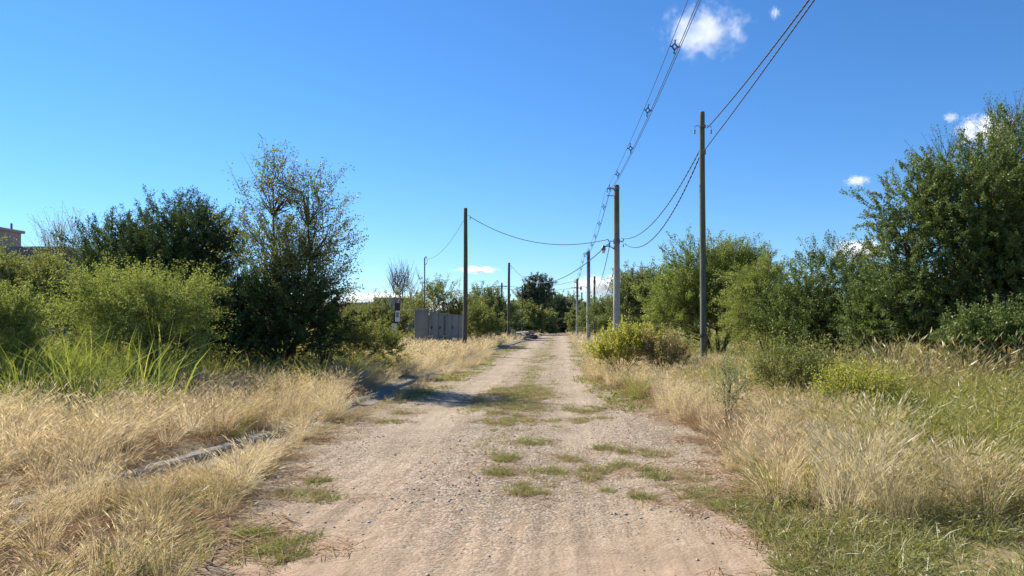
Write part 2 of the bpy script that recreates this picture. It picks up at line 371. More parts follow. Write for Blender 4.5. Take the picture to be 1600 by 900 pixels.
# ------------------------------------------------------------------ grasses (templates, scattered with geometry nodes as stuff)
def blades(rng, n, h, spread, lean, width, droop, base_r, head=None, seg=4, tint=(0.2, 0.8), hvar=0.35, rad=None):
    """n curved blades; head=(length, width, share) adds a feathery seed head. -> V, Q, tint"""
    ang = rng.uniform(0, 2 * np.pi, n); r0 = base_r * np.sqrt(rng.uniform(0, 1, n))
    B = np.stack([r0 * np.cos(ang), r0 * np.sin(ang), np.full(n, -0.02)], -1)
    hh = h * (1 - hvar + 2 * hvar * rng.uniform(0, 1, n) ** 1.2)
    out = spread * rng.uniform(0.2, 1, n)
    a2 = ang + rng.normal(0, 0.5, n)
    D = norm(np.stack([out * np.cos(a2) + lean[0], out * np.sin(a2) + lean[1], np.ones(n)], -1))
    dr = droop * rng.uniform(0.4, 1.4, n)
    hor = norm(np.stack([np.cos(a2) + lean[0] * 2, np.sin(a2) + lean[1] * 2, np.zeros(n)], -1))
    t = np.linspace(0, 1, seg)
    P = B[:, None] + D[:, None] * (hh[:, None] * t)[..., None] + hor[:, None] * (hh * dr)[:, None, None] * (t ** 2)[None, :, None] * 0.6
    P[..., 2] -= (hh * dr)[:, None] * (t ** 2.5) * 0.55
    T = norm(np.gradient(P, axis=1))
    S = norm(np.cross(T, runit(rng, n)[:, None]))
    w = width * rng.uniform(0.6, 1.3, n)[:, None] * np.array([0.8, 1.0, 0.75, 0.12])[None, :seg] if seg == 4 else width * np.ones((n, seg))
    A = P - S * w[..., None] / 2; Bv = P + S * w[..., None] / 2
    V = np.stack([A, Bv], 2).reshape(-1, 3)
    idx = np.arange(n * seg * 2).reshape(n, seg, 2)
    Q = np.stack([idx[:, :-1, 0], idx[:, :-1, 1], idx[:, 1:, 1], idx[:, 1:, 0]], -1).reshape(-1, 4)
    tn = np.repeat(rng.uniform(*tint, n), seg * 2)
    if head:
        hl, hw, share = head
        sel = np.where(rng.uniform(0, 1, n) < share)[0]; m = len(sel)
        p0 = P[sel, -1] - T[sel, -1] * hl * 0.25; d = norm(T[sel, -1] + hor[sel] * 0.35)
        L = hl * rng.uniform(0.6, 1.3, m)[:, None]
        HV = []; HQ = []; off = len(V)
        for c in range(2):
            s = norm(np.cross(d, runit(rng, m))) * hw * 0.5
            vv = np.stack([p0, p0 + d * L * 0.35 + s, p0 + d * L, p0 + d * L * 0.35 - s], 1).reshape(-1, 3)
            HV.append(vv); HQ.append(off + np.arange(m * 4).reshape(-1, 4)); off += len(vv)
        V = np.concatenate([V] + HV); Q = np.concatenate([Q] + HQ)
        tn = np.concatenate([tn, np.tile(np.repeat(np.clip(rng.uniform(0.7, 1.0, m), 0, 1), 4), 2)])
    return V, Q, tn
def join(parts):
    Vs, Qs, Ts = [], [], []; o = 0
    for v, q, t in parts:
        Vs.append(v); Qs.append(q + o); Ts.append(t); o += len(v)
    return np.concatenate(Vs), np.concatenate(Qs), np.concatenate(Ts)
def templates(name, builds, mat):
    col = bpy.data.collections.new(name)
    for k, (v, q, t) in enumerate(builds):
        me = quads_mesh(name, v, q, t); me.materials.append(mat)
        o = bpy.data.objects.new('%s_%02d' % (name, k), me); col.objects.link(o)
    return col
def scatter(name, pts, yaw, scl, col, n_t, label, cat=None, tilt=0.12, flat=None):
    n = len(pts)
    me = bpy.data.meshes.new(name); me.vertices.add(n); me.vertices.foreach_set('co', np.ascontiguousarray(pts, np.float32).ravel())
    rot = np.stack([RNG.normal(0, tilt, n), RNG.normal(0, tilt, n), yaw], -1)
    a = me.attributes.new('rot', 'FLOAT_VECTOR', 'POINT'); a.data.foreach_set('vector', np.ascontiguousarray(rot, np.float32).ravel())
    s3 = np.repeat(np.asarray(scl)[:, None], 3, 1)
    if flat is not None: s3[:, 2] *= flat
    a = me.attributes.new('scl', 'FLOAT_VECTOR', 'POINT'); a.data.foreach_set('vector', np.ascontiguousarray(s3, np.float32).ravel())
    a = me.attributes.new('pick', 'INT', 'POINT'); a.data.foreach_set('value', RNG.integers(0, n_t, n).astype(np.int32))
    o = link(name, me)
    ng = bpy.data.node_groups.new(name, 'GeometryNodeTree')
    ng.interface.new_socket('Geometry', in_out='INPUT', socket_type='NodeSocketGeometry')
    ng.interface.new_socket('Geometry', in_out='OUTPUT', socket_type='NodeSocketGeometry')
    gi = ng.nodes.new('NodeGroupInput'); go = ng.nodes.new('NodeGroupOutput')
    ci = ng.nodes.new('GeometryNodeCollectionInfo'); ci.inputs['Collection'].default_value = col
    ci.inputs['Separate Children'].default_value = True; ci.inputs['Reset Children'].default_value = True
    ip = ng.nodes.new('GeometryNodeInstanceOnPoints'); ip.inputs['Pick Instance'].default_value = True
    def attr(nm, ty):
        q = ng.nodes.new('GeometryNodeInputNamedAttribute'); q.data_type = ty; q.inputs['Name'].default_value = nm
        return [s for s in q.outputs if s.enabled and s.name == 'Attribute'][0]
    e2r = ng.nodes.new('FunctionNodeEulerToRotation')
    L = ng.links.new
    L(gi.outputs[0], ip.inputs['Points']); L(ci.outputs[0], ip.inputs['Instance'])
    L(attr('rot', 'FLOAT_VECTOR'), e2r.inputs[0]); L(e2r.outputs[0], ip.inputs['Rotation'])
    L(attr('scl', 'FLOAT_VECTOR'), ip.inputs['Scale']); L(attr('pick', 'INT'), ip.inputs['Instance Index'])
    L(ip.outputs[0], go.inputs[0])
    md = o.modifiers.new('scatter', 'NODES'); md.node_group = ng
    return tag(o, label, cat, kind='stuff')

M['straw'] = leaf_mat('straw', (0.355, 0.275, 0.165), (0.75, 0.65, 0.46), 0.55, 0.03, (0.92, 0.84, 0.66), 0.35, (1.1, 1.04, 0.85), [(0.55, 0.5, 0.62, (0.34, 0.31, 0.12), 0.5), (0.9, 0.54, 0.66, (0.80, 0.73, 0.56), 0.7), (1.3, 0.56, 0.68, (0.36, 0.24, 0.13), 0.6)])
M['straw_rust'] = leaf_mat('straw_rust', (0.22, 0.14, 0.08), (0.50, 0.36, 0.21), 0.35, 0.02, (0.66, 0.53, 0.36), 0.4, (1.0, 0.92, 0.8))
M['blade_green'] = leaf_mat('blade_green', (0.15, 0.17, 0.04), (0.40, 0.385, 0.10), 0.45, 0.05, (0.5, 0.43, 0.2), 0.4)
M['blade_olive'] = leaf_mat('blade_olive', (0.17, 0.165, 0.05), (0.44, 0.395, 0.14), 0.45, 0.04, (0.58, 0.48, 0.26), 0.4, patch=[(0.7, 0.5, 0.62, (0.27, 0.31, 0.06), 0.7), (1.1, 0.53, 0.66, (0.52, 0.40, 0.22), 0.7)])
M['turf'] = leaf_mat('turf', (0.12, 0.138, 0.04), (0.32, 0.325, 0.105), 0.42, 0.03, (0.46, 0.39, 0.21), 0.4, patch=[(1.8, 0.46, 0.62, (0.42, 0.34, 0.20), 0.7)])
M['cane_leaf'] = leaf_mat('cane_leaf', (0.12, 0.16, 0.035), (0.35, 0.375, 0.09), 0.45, 0.03, (0.45, 0.40, 0.16), 0.35)
M['seed_tall'] = leaf_mat('seed_tall', (0.22, 0.185, 0.07), (0.5, 0.41, 0.2), 0.4, 0.04, (0.62, 0.5, 0.3), 0.3, (1.0, 0.98, 0.75))

def tset(fn, k, seed): return [fn(np.random.default_rng(seed + i)) for i in range(k)]
T_dry = templates('dry_tuft', tset(lambda r: join([blades(r, 115, 0.50, 0.42, (0.14, 0.02), 0.0030, 0.35, 0.12, (0.10, 0.0085, 0.85), tint=(0.0, 0.8)),
                                                     blades(r, 40, 0.26, 0.7, (0.1, 0), 0.005, 0.7, 0.11, None, tint=(0.0, 0.6))]), 5, 100), M['straw'])
T_pale = templates('pale_tuft', tset(lambda r: join([blades(r, 115, 0.50, 0.40, (0.02, 0.02), 0.0030, 0.26, 0.12, (0.11, 0.0085, 0.85), tint=(0.2, 1.0)),
                                                      blades(r, 40, 0.26, 0.7, (0.0, 0), 0.005, 0.7, 0.11, None, tint=(0.2, 0.8))]), 5, 150), M['straw'])
T_dryfar = templates('dry_tuft_wide', tset(lambda r: join([blades(r, 46, 0.50, 0.42, (0.14, 0.02), 0.010, 0.35, 0.22, (0.13, 0.026, 0.8), tint=(0.2, 0.9)),
                                                            blades(r, 22, 0.26, 0.7, (0.1, 0), 0.012, 0.7, 0.24, None, tint=(0.0, 0.6))]), 4, 200), M['straw'])
T_rust = templates('rust_tuft', tset(lambda r: join([blades(r, 70, 0.30, 1.0, (0.05, -0.1), 0.004, 1.0, 0.12, (0.07, 0.010, 0.5), tint=(0.0, 0.9)),
                                                      blades(r, 50, 0.22, 1.8, (0.0, 0), 0.004, 1.2, 0.12, None, tint=(0.0, 0.8))]), 4, 300), M['straw_rust'])
T_green = templates('green_tuft', tset(lambda r: join([blades(r, 70, 0.40, 0.5, (0.06, 0), 0.007, 0.6, 0.13, None, tint=(0.0, 0.95)),
                                                        blades(r, 18, 0.55, 0.4, (0.06, 0), 0.004, 0.4, 0.10, (0.09, 0.012, 0.7), tint=(0.5, 1.0))]), 4, 400), M['blade_green'])
T_olive = templates('olive_tuft', tset(lambda r: join([blades(r, 60, 0.50, 0.45, (0.06, 0), 0.006, 0.5, 0.13, (0.08, 0.012, 0.5), tint=(0.0, 1.0)),
                                                        blades(r, 30, 0.3, 0.9, (0.0, 0), 0.008, 0.8, 0.13, None, tint=(0.0, 0.8))]), 4, 500), M['blade_olive'])
T_olivefar = templates('olive_tuft_wide', tset(lambda r: blades(r, 50, 0.50, 0.5, (0.06, 0), 0.016, 0.5, 0.28, (0.12, 0.03, 0.6), tint=(0.0, 1.0)), 4, 550), M['blade_olive'])
T_turf = templates('turf_tuft', tset(lambda r: join([blades(r, 60, 0.07, 1.0, (0.1, 0), 0.0045, 0.7, 0.07, None, tint=(0.0, 1.0)), blades(r, 8, 0.13, 0.7, (0.1, 0), 0.0035, 0.5, 0.05, (0.03, 0.006, 0.5), tint=(0.3, 1.0))]), 4, 600), M['turf'])
T_turffar = templates('turf_tuft_wide', tset(lambda r: blades(r, 55, 0.075, 1.1, (0.1, 0), 0.014, 0.7, 0.25, None, tint=(0.1, 1.0)), 4, 650), M['turf'])
T_tall = templates('tall_seed_tuft', tset(lambda r: join([blades(r, 34, 1.0, 0.28, (0.1, 0), 0.006, 0.35, 0.14, (0.17, 0.024, 0.85), tint=(0.2, 1.0)),
                                                           blades(r, 40, 0.6, 0.5, (0.05, 0), 0.010, 0.7, 0.15, None, tint=(0.0, 0.6))]), 4, 700), M['seed_tall'])
def straw_litter(r):
    n = 26; c = r.uniform(-0.22, 0.22, (n, 2)); a = r.uniform(0, np.pi, n); l = r.uniform(0.05, 0.16, n); w = 0.003
    d = np.stack([np.cos(a), np.sin(a)], -1); s = np.stack([-d[:, 1], d[:, 0]], -1) * w
    z = r.uniform(0.004, 0.03, (n, 1)); z2 = r.uniform(0.004, 0.03, (n, 1))
    p0 = c - d * l[:, None]; p1 = c + d * l[:, None]
    V = np.stack([np.hstack([p0 - s, z]), np.hstack([p0 + s, z]), np.hstack([p1 + s, z2]), np.hstack([p1 - s, z2])], 1).reshape(-1, 3)
    return V, np.arange(n * 4).reshape(-1, 4), np.repeat(r.uniform(0, 1, n), 4)
T_litter = templates('straw_litter', tset(straw_litter, 4, 800), M['straw_rust'])

def sow(bands, xlo, xhi, prob, margin=3.0):
    """bands [(y0,y1,per m2)]; xlo/xhi functions of y; prob(x,y) 0..1; keeps what the view could plausibly take in"""
    out = []
    for y0, y1, den in bands:
        ys = np.linspace(y0, y1, 24); a = min(np.min(xlo(ys)), 1e9); b = np.max(xhi(ys))
        n = int((y1 - y0) * (b - a) * den)
        x = RNG.uniform(a, b, n); y = RNG.uniform(y0, y1, n)
        ok = (x > xlo(y)) & (x < xhi(y)) & (RNG.uniform(0, 1, n) < prob(x, y)) & (x > -0.80 * y - margin) & (x < 0.67 * y + margin)
        out.append(np.stack([x[ok], y[ok]], -1))
    return np.concatenate(out) if out else np.zeros((0, 2))
def put(name, xy, col, n_t, s0, s1, label, cat='grass', tilt=0.1, flat=None, sink=0.0, field=None):
    if len(xy) == 0: return
    z = H(xy[:, 0], xy[:, 1]) - sink
    s = RNG.uniform(s0, s1, len(xy))
    if field is not None: s = s * field(xy[:, 0], xy[:, 1])
    scatter(name, np.column_stack([xy, z]), RNG.normal(0, 0.75, len(xy)), s, col, n_t, label, cat, tilt, flat)

cst = lambda v: (lambda y: np.full_like(np.asarray(y, float), v))
def clump(sx, sy, s, lo, hi): return lambda x, y: smooth(lo, hi, fbm(x * sx, y * sy, s))
hfield = lambda x, y: 0.72 + 0.6 * fbm(x * 0.7, y * 0.5, 71)

def kerb_open(y):                              # where the kerb shows between the tufts
    return np.clip(0.97 * smooth(6.4, 6.9, y) * smooth(10.4, 9.8, y) + 0.95 * smooth(12.8, 13.4, y) * smooth(17.6, 16.8, y) + 0.5 * smooth(10, 10.6, y) * smooth(13.4, 12.8, y) + 0.6 * smooth(17, 18, y) + 0.4 * smooth(40, 46, y), 0, 1)
# left bank behind the kerb
left_shade = lambda x, y: 1 - 0.85 * smooth(15, 16.5, y) * smooth(24, 21, y) * smooth(-4.6, -5.4, x)
xy = sow([(3.5, 9, 12), (9, 15, 9), (15, 26, 7)], lambda y: np.minimum(-7.6 - 0 * y, kx(y) - 4.0), lambda y: kx(y) - 0.30 - 0.12 * kerb_open(y), lambda x, y: left_shade(x, y) * (0.6 + 0.4 * smooth(0.38, 0.5, fbm(x * 1.0, y * 0.8, 73))))
put('dry_bank_grass', xy, T_dry, 5, 0.55, 1.15, 'pale feathery dry grass leaning over the left concrete kerb', field=hfield)
xy = sow([(26, 60, 3.0), (60, 110, 0.9)], lambda y: kx(y) - 6.5, lambda y: kx(y) - 0.35, lambda x, y: np.ones_like(x))
put('far_dry_bank_grass', xy, T_dryfar, 4, 0.8, 1.2, 'sunlit dry grass in front of the grey concrete wall', field=hfield)
xy = sow([(3.5, 9, 22), (9, 18, 16), (18, 45, 7)], lambda y: kx(y) - 0.45, lambda y: kx(y) + 0.5, lambda x, y: (1 - kerb_open(y)) * smooth(0.25, 0.45, fbm(x * 1.5, y * 1.1, 74)))
put('kerb_edge_grass', xy, T_dry, 5, 0.45, 0.9, 'dry grass spilling over the left concrete kerb', tilt=0.25, field=hfield)
xy = sow([(4, 16, 9)], lambda y: kx(y) - 3.6, lambda y: kx(y) - 0.25, lambda x, y: np.ones_like(x))
put('low_bank_grass', xy, T_rust, 4, 0.6, 1.0, 'low brown grass between taller tufts on the left bank', tilt=0.2)
# strip between kerb and lane
def strip_p(x, y):
    e = 0.55 * (fbm(x * 1.1, y * 0.9, 75) - 0.5)
    near = smooth(0.10, -0.30, x + e - xl(y))
    return near * np.where(y < 9.8, 0.9, np.where(y < 13, 0.25, np.where(y < 26, smooth(0.5, 0.65, fbm(x * 0.9, y * 0.4, 77)), 0.7)))
xy = sow([(3.6, 6, 11), (6, 8, 18), (8, 14, 15), (14, 30, 6)], lambda y: kx(y) + 0.30 + 0.15 * kerb_open(y), lambda y: xl(y) + 0.1, strip_p)
put('dry_strip_grass', xy, T_dry, 5, 0.42, 0.8, 'golden dry grass between left kerb and dirt track', tilt=0.2, field=lambda x, y: hfield(x, y) * (1 - 0.5 * kerb_open(y) * smooth(0.9, 0.5, x - kx(y))))
xy = sow([(3.6, 8, 18), (8, 14, 9)], lambda y: kx(y) + 0.28, lambda y: xl(y) + 0.25, strip_p)
put('rust_strip_grass', xy, T_rust, 4, 0.5, 0.95, 'brownish trampled grass along left edge of dirt track', tilt=0.2)
xy = sow([(3.4, 7, 26)], lambda y: kx(y) + 0.3, lambda y: xl(y) + 0.25, lambda x, y: strip_p(x, y) * smooth(0.40, 0.56, fbm(x * 1.4, y * 1.2, 139)))
put('green_strip_grass', xy, T_turf, 4, 1.2, 2.6, 'low green grass mixed into the dry strip beside the track', tilt=0.2)
xy = sow([(14, 30, 16), (30, 62, 4)], lambda y: kx(y) + 0.3, lambda y: xl(y) + 0.25, lambda x, y: smooth(0.3, 0.5, fbm(x * 0.9, y * 0.5, 79)) * np.clip((y - 13) / 4, 0, 1))
put('green_strip_turf', xy, T_turffar, 4, 0.7, 1.2, 'short yellow green turf between far kerb and dirt track')
# shaded weeds below the left trees, field behind
xy = sow([(15.4, 24, 7)], cst(-11.0), lambda y: kx(y) - 1.0, lambda x, y: smooth(15.2, 16.4, y))
put('shaded_weeds', xy, T_olive, 4, 0.9, 1.8, 'dark tangled weeds in the shade below the left trees')
xy = sow([(3.0, 10.5, 6), (10.5, 26, 5)], lambda y: -0.8 * y - 4, lambda y: np.minimum(-7.4 + 0 * y, kx(y) - 3.2), lambda x, y: np.ones_like(x))
put('green_bank_grass', xy, T_green, 4, 0.9, 1.6, 'mixed green grass behind dry grass on the left bank')
xy = sow([(24, 60, 1.6), (60, 150, 0.35)], lambda y: -0.75 * y - 2, lambda y: kx(y) - 5.5, lambda x, y: np.ones_like(x))
put('field_grass_west', xy, T_olivefar, 4, 1.0, 1.9, 'olive weeds of the overgrown field left of the lane')
# right verge
def rv(x, y, d0=-0.25, d1=0.35):
    e = 0.6 * (fbm(x * 1.0, y * 0.8, 81) - 0.5)
    return smooth(d0, d1, x + e - xr(y) - 0.25 * (y < 16))
xy = sow([(5.6, 9, 17), (9, 15, 13), (15, 26, 8)], lambda y: xr(y) - 0.2, lambda y: np.minimum(5.6, 3.0 + 0.12 * y), lambda x, y: rv(x, y) * smooth(5.2, 6.6, y + 0.9 * (x - 2.2)) * (0.12 + 0.88 * smooth(0.40, 0.52, fbm(x * 1.1, y * 0.9, 83))))
put('dry_verge_grass', xy, T_pale, 5, 0.6, 1.12, 'pale straw grass tufts on the right verge', field=hfield)
xy = sow([(6.2, 9, 12), (9, 15, 9), (15, 22, 4)], lambda y: xr(y) - 0.1, lambda y: xr(y) + 1.1, lambda x, y: rv(x, y, -0.1, 0.3))
xw = np.concatenate([sow([(4, 14, 1.8), (14, 26, 1.2)], lambda y: kx(y) - 3.5, lambda y: kx(y) - 0.3, clump(0.7, 0.6, 111, 0.45, 0.6)),
                     sow([(5.6, 14, 3.0), (14, 26, 2.0)], lambda y: xr(y) + 0.3, lambda y: 5.8 + 0 * y, lambda x, y: rv(x, y) * smooth(0.42, 0.56, fbm(x * 0.7, y * 0.6, 113)))])
put('olive_verge_weeds', xw, T_olive, 4, 0.75, 1.3, 'olive green weeds mixed into the pale straw grass', tilt=0.15)
put('rust_verge_grass', xy, T_rust, 4, 0.7, 1.25, 'rusty brown grass at the edge of the right verge', tilt=0.2)
xy = sow([(26, 60, 3), (60, 150, 0.6)], lambda y: xr(y) + 0.3, lambda y: xr(y) + 3.2, lambda x, y: 0.35 + 0.65 * smooth(0.35, 0.6, fbm(x * 0.4, y * 0.2, 85)))
put('far_dry_verge_grass', xy, T_dryfar, 4, 0.5, 0.95, 'dry grass along the row of concrete poles', field=hfield)
xy = sow([(5.5, 12, 13), (12, 22, 11), (22, 34, 4)], lambda y: np.maximum(xr(y) + 1.2, 2.7 + 0 * y), lambda y: 0.67 * y + 4, lambda x, y: smooth(2.7, 4.2, x + 1.2 * (fbm(x * 0.7, y * 0.6, 87) - 0.5)) * (0.3 + 0.7 * smooth(0.35, 0.55, fbm(x * 0.6, y * 0.5, 89))))
put('olive_verge_grass', xy, T_olive, 4, 0.8, 1.5, 'yellow olive grass and weeds below the right bushes')
xy = sow([(6, 12, 5), (12, 22, 4)], cst(3.4), lambda y: 0.67 * y + 4, lambda x, y: smooth(0.45, 0.6, fbm(x * 0.5, y * 0.5, 91)) * smooth(3.2, 5.0, x))
put('green_verge_grass', xy, T_green, 4, 1.0, 1.6, 'green grass patches among the weeds on right verge')
xy = sow([(11.5, 17, 5)], cst(5.6), lambda y: 0.67 * y + 4, lambda x, y: 0.45 + 0.55 * smooth(0.4, 0.6, fbm(x * 0.5, y * 0.5, 93)))
put('tall_seed_grass', xy, T_tall, 4, 0.8, 1.2, 'tall grass with drooping seed heads before the big tree')
xy = sow([(34, 60, 1.6), (60, 150, 0.35)], lambda y: xr(y) + 2.8, lambda y: 0.6 * y + 4, lambda x, y: np.ones_like(x))
put('field_grass_east', xy, T_olivefar, 4, 1.0, 1.7, 'olive weeds below the far right bushes')
# short turf on the lane
def turf_p(x, y):
    e = 0.5 * (fbm(x * 1.5, y * 1.2, 95) - 0.5)
    return smooth(-0.30, 0.35, x + e - xr(y) + 0.08) * (0.25 + 0.75 * smooth(0.38, 0.58, fbm(x * 1.6, y * 1.3, 97)))
xy = sow([(3.0, 7.4, 190)], cst(0.7), lambda y: 2.0 + 0.42 * y, turf_p)
put('green_turf_corner', xy, T_turf, 4, 0.8, 1.9, 'short green turf at the near right edge of track')
xy = sow([(13.5, 30, 14), (30, 70, 4)], lambda y: xr(y) - 0.25, lambda y: xr(y) + 0.8, lambda x, y: smooth(0.3, 0.5, fbm(x * 1.2, y * 0.4, 99)))
put('green_turf_edge', xy, T_turffar, 4, 0.8, 1.5, 'green turf fringe along right edge of dirt track')
xy = sow([(18, 40, 9), (40, 110, 2.5)], cst(-1.7), cst(0.15), lambda x, y: np.exp(-((x + 0.75) / 0.5) ** 2) * smooth(0.36, 0.58, fbm(x * 2, y * 0.6, 37)))
put('middle_strip_turf', xy, T_turffar, 4, 0.5, 0.9, 'patchy turf strip between the two wheel tracks')
xy = sow([(9, 19, 26)], cst(-1.5), cst(0.3), lambda x, y: np.exp(-((x + 0.6) / 0.45) ** 2) * smooth(0.46, 0.62, fbm(x * 2.2, y * 0.9, 137)))
put('middle_small_turf', xy, T_turf, 4, 0.4, 0.9, 'thin worn turf between the wheel tracks', tilt=0.15)
patches = [(800, 626, 78, 26), (812, 612, 55, 12), (832, 690, 34, 8), (785, 739, 30, 8), (858, 741, 44, 10), (828, 763, 44, 14), (482, 773, 62, 12), (505, 751, 26, 6), (452, 852, 60, 22), (420, 868, 50, 16),
           (640, 645, 26, 5), (612, 660, 22, 4), (920, 745, 16, 5), (945, 699, 18, 4), (985, 704, 20, 6), (1028, 711, 26, 6), (975, 730, 30, 8), (1010, 732, 26, 7), (948, 735, 16, 5), (915, 732, 12, 4), (925, 656, 40, 6), (915, 638, 44, 8), (1085, 762, 60, 18), (1110, 785, 60, 18), (1040, 745, 40, 8), (955, 763, 20, 5), (1000, 778, 26, 6), (780, 660, 40, 8), (850, 657, 30, 5), (890, 718, 14, 4), (795, 720, 20, 5), (400, 835, 22, 4)]
pp = []
for px, py, rx, ry in patches:
    Y = CAMZ * F / (py - VY); X = xat(px, Y); a = 0.85 * rx / F * Y; b = 0.8 * max(0.12, ry / (py - VY) * Y)
    n = int(110 * a * b * 3.14) + 22
    r = np.sqrt(RNG.uniform(0, 1, n)) * (0.8 + 0.4 * RNG.uniform(0, 1, n)); th = RNG.uniform(0, 6.283, n)
    q = np.stack([X + a * r * np.cos(th), Y + b * r * np.sin(th)], -1)
    keep = fbm(q[:, 0] * 5, q[:, 1] * 3, 101) > 0.43
    pp.append(q[keep])
pp = np.concatenate(pp)
put('lane_turf_patches', pp, T_turf, 4, 0.4, 1.05, 'small green turf patches scattered on the bare dirt track')
xy = sow([(3.5, 9, 14), (9, 16, 7)], lambda y: kx(y) + 0.3, lambda y: xr(y) + 0.6, lambda x, y: np.clip(smooth(0.55, -0.2, x - xl(y)) + smooth(-0.7, 0.2, x - xr(y)), 0, 1))
put('straw_litter', xy, T_litter, 4, 0.8, 1.5, 'loose straw and dry stalks lying along track edges', cat='straw', tilt=0.02)

q = pp[::3] + RNG.normal(0, 0.12, (len(pp[::3]), 2))
put('lane_dry_tufts', q, T_rust, 4, 0.12, 0.3, 'worn brown dry grass fringing the turf patches on the track', tilt=0.2)
put('lane_litter', pp[::6] + RNG.normal(0, 0.2, (len(pp[::6]), 2)), T_litter, 4, 0.4, 0.9, 'loose straw around the turf patches on the track', cat='straw', tilt=0.02)
# stones on the lane
M['stone'] = leaf_mat('stone', (0.20, 0.17, 0.14), (0.46, 0.38, 0.31), 0.0, 0.02, (0.55, 0.5, 0.44), 0.85)
def stone(r):
    bm = bmesh.new(); bmesh.ops.create_icosphere(bm, subdivisions=1, radius=1)
    V = np.array([v.co[:] for v in bm.verts]); Fc = np.array([[v.index for v in f.verts] for f in bm.faces]); bm.free()
    V = V * (1 + r.normal(0, 0.16, (len(V), 1))) * np.array([1.0, r.uniform(0.6, 0.9), r.uniform(0.45, 0.7)])
    return V, Fc, np.full(len(V), r.uniform(0, 1))
T_stone = templates('stone', tset(stone, 6, 900), M['stone'])
xy = sow([(3.2, 5.5, 60), (5.5, 9, 190), (9, 15, 150), (15, 30, 25)], lambda y: xl(y) - 0.3, lambda y: xr(y) + 0.4,
         lambda x, y: (0.12 + 0.88 * smooth(0.42, 0.62, fbm(x * 1.1, y * 0.5, 103))) * (0.35 + 0.65 * (np.abs(x + 2.0) > 0.4)))
s = 0.003 + 0.017 * RNG.uniform(0, 1, len(xy)) ** 5 + 0.0004 * xy[:, 1]
scatter('lane_gravel', np.column_stack([xy, H(xy[:, 0], xy[:, 1]) + s * 0.1]), RNG.uniform(0, 6.28, len(xy)), s, T_stone, 6, 'small grey and tan stones strewn over the dirt track', 'gravel', 0.3)

# ------------------------------------------------------------------ trees and shrubs
SPEC = dict(
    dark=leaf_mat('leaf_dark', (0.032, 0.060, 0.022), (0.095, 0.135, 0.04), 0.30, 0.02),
    right=leaf_mat('leaf_right', (0.066, 0.105, 0.03), (0.20, 0.25, 0.07), 0.38, 0.02),
    olive=leaf_mat('leaf_olive', (0.13, 0.15, 0.045), (0.31, 0.32, 0.10), 0.42, 0.02, (0.36, 0.29, 0.11)),
    acacia=leaf_mat('leaf_acacia', (0.10, 0.145, 0.035), (0.29, 0.335, 0.085), 0.44, 0.02),
    light=leaf_mat('leaf_light', (0.14, 0.178, 0.045), (0.38, 0.415, 0.115), 0.42, 0.02),
    sparse=leaf_mat('leaf_sparse', (0.085, 0.105, 0.03), (0.24, 0.25, 0.065), 0.45, 0.03, (0.36, 0.25, 0.07)),
    yellow=leaf_mat('leaf_yellow', (0.22, 0.24, 0.04), (0.54, 0.51, 0.115), 0.5, 0.03),
    brown=leaf_mat('leaf_brown', (0.22, 0.16, 0.08), (0.46, 0.37, 0.18), 0.38, 0.02, (0.28, 0.28, 0.1)),
    eucalyptus=leaf_mat('leaf_eucalyptus', (0.045, 0.065, 0.036), (0.125, 0.15, 0.075), 0.3, 0.03),
    far=leaf_mat('leaf_far', (0.11, 0.145, 0.055), (0.26, 0.29, 0.11), 0.40, 0.02),
    grey=leaf_mat('leaf_grey', (0.22, 0.23, 0.11), (0.46, 0.46, 0.26), 0.42, 0.03),
)
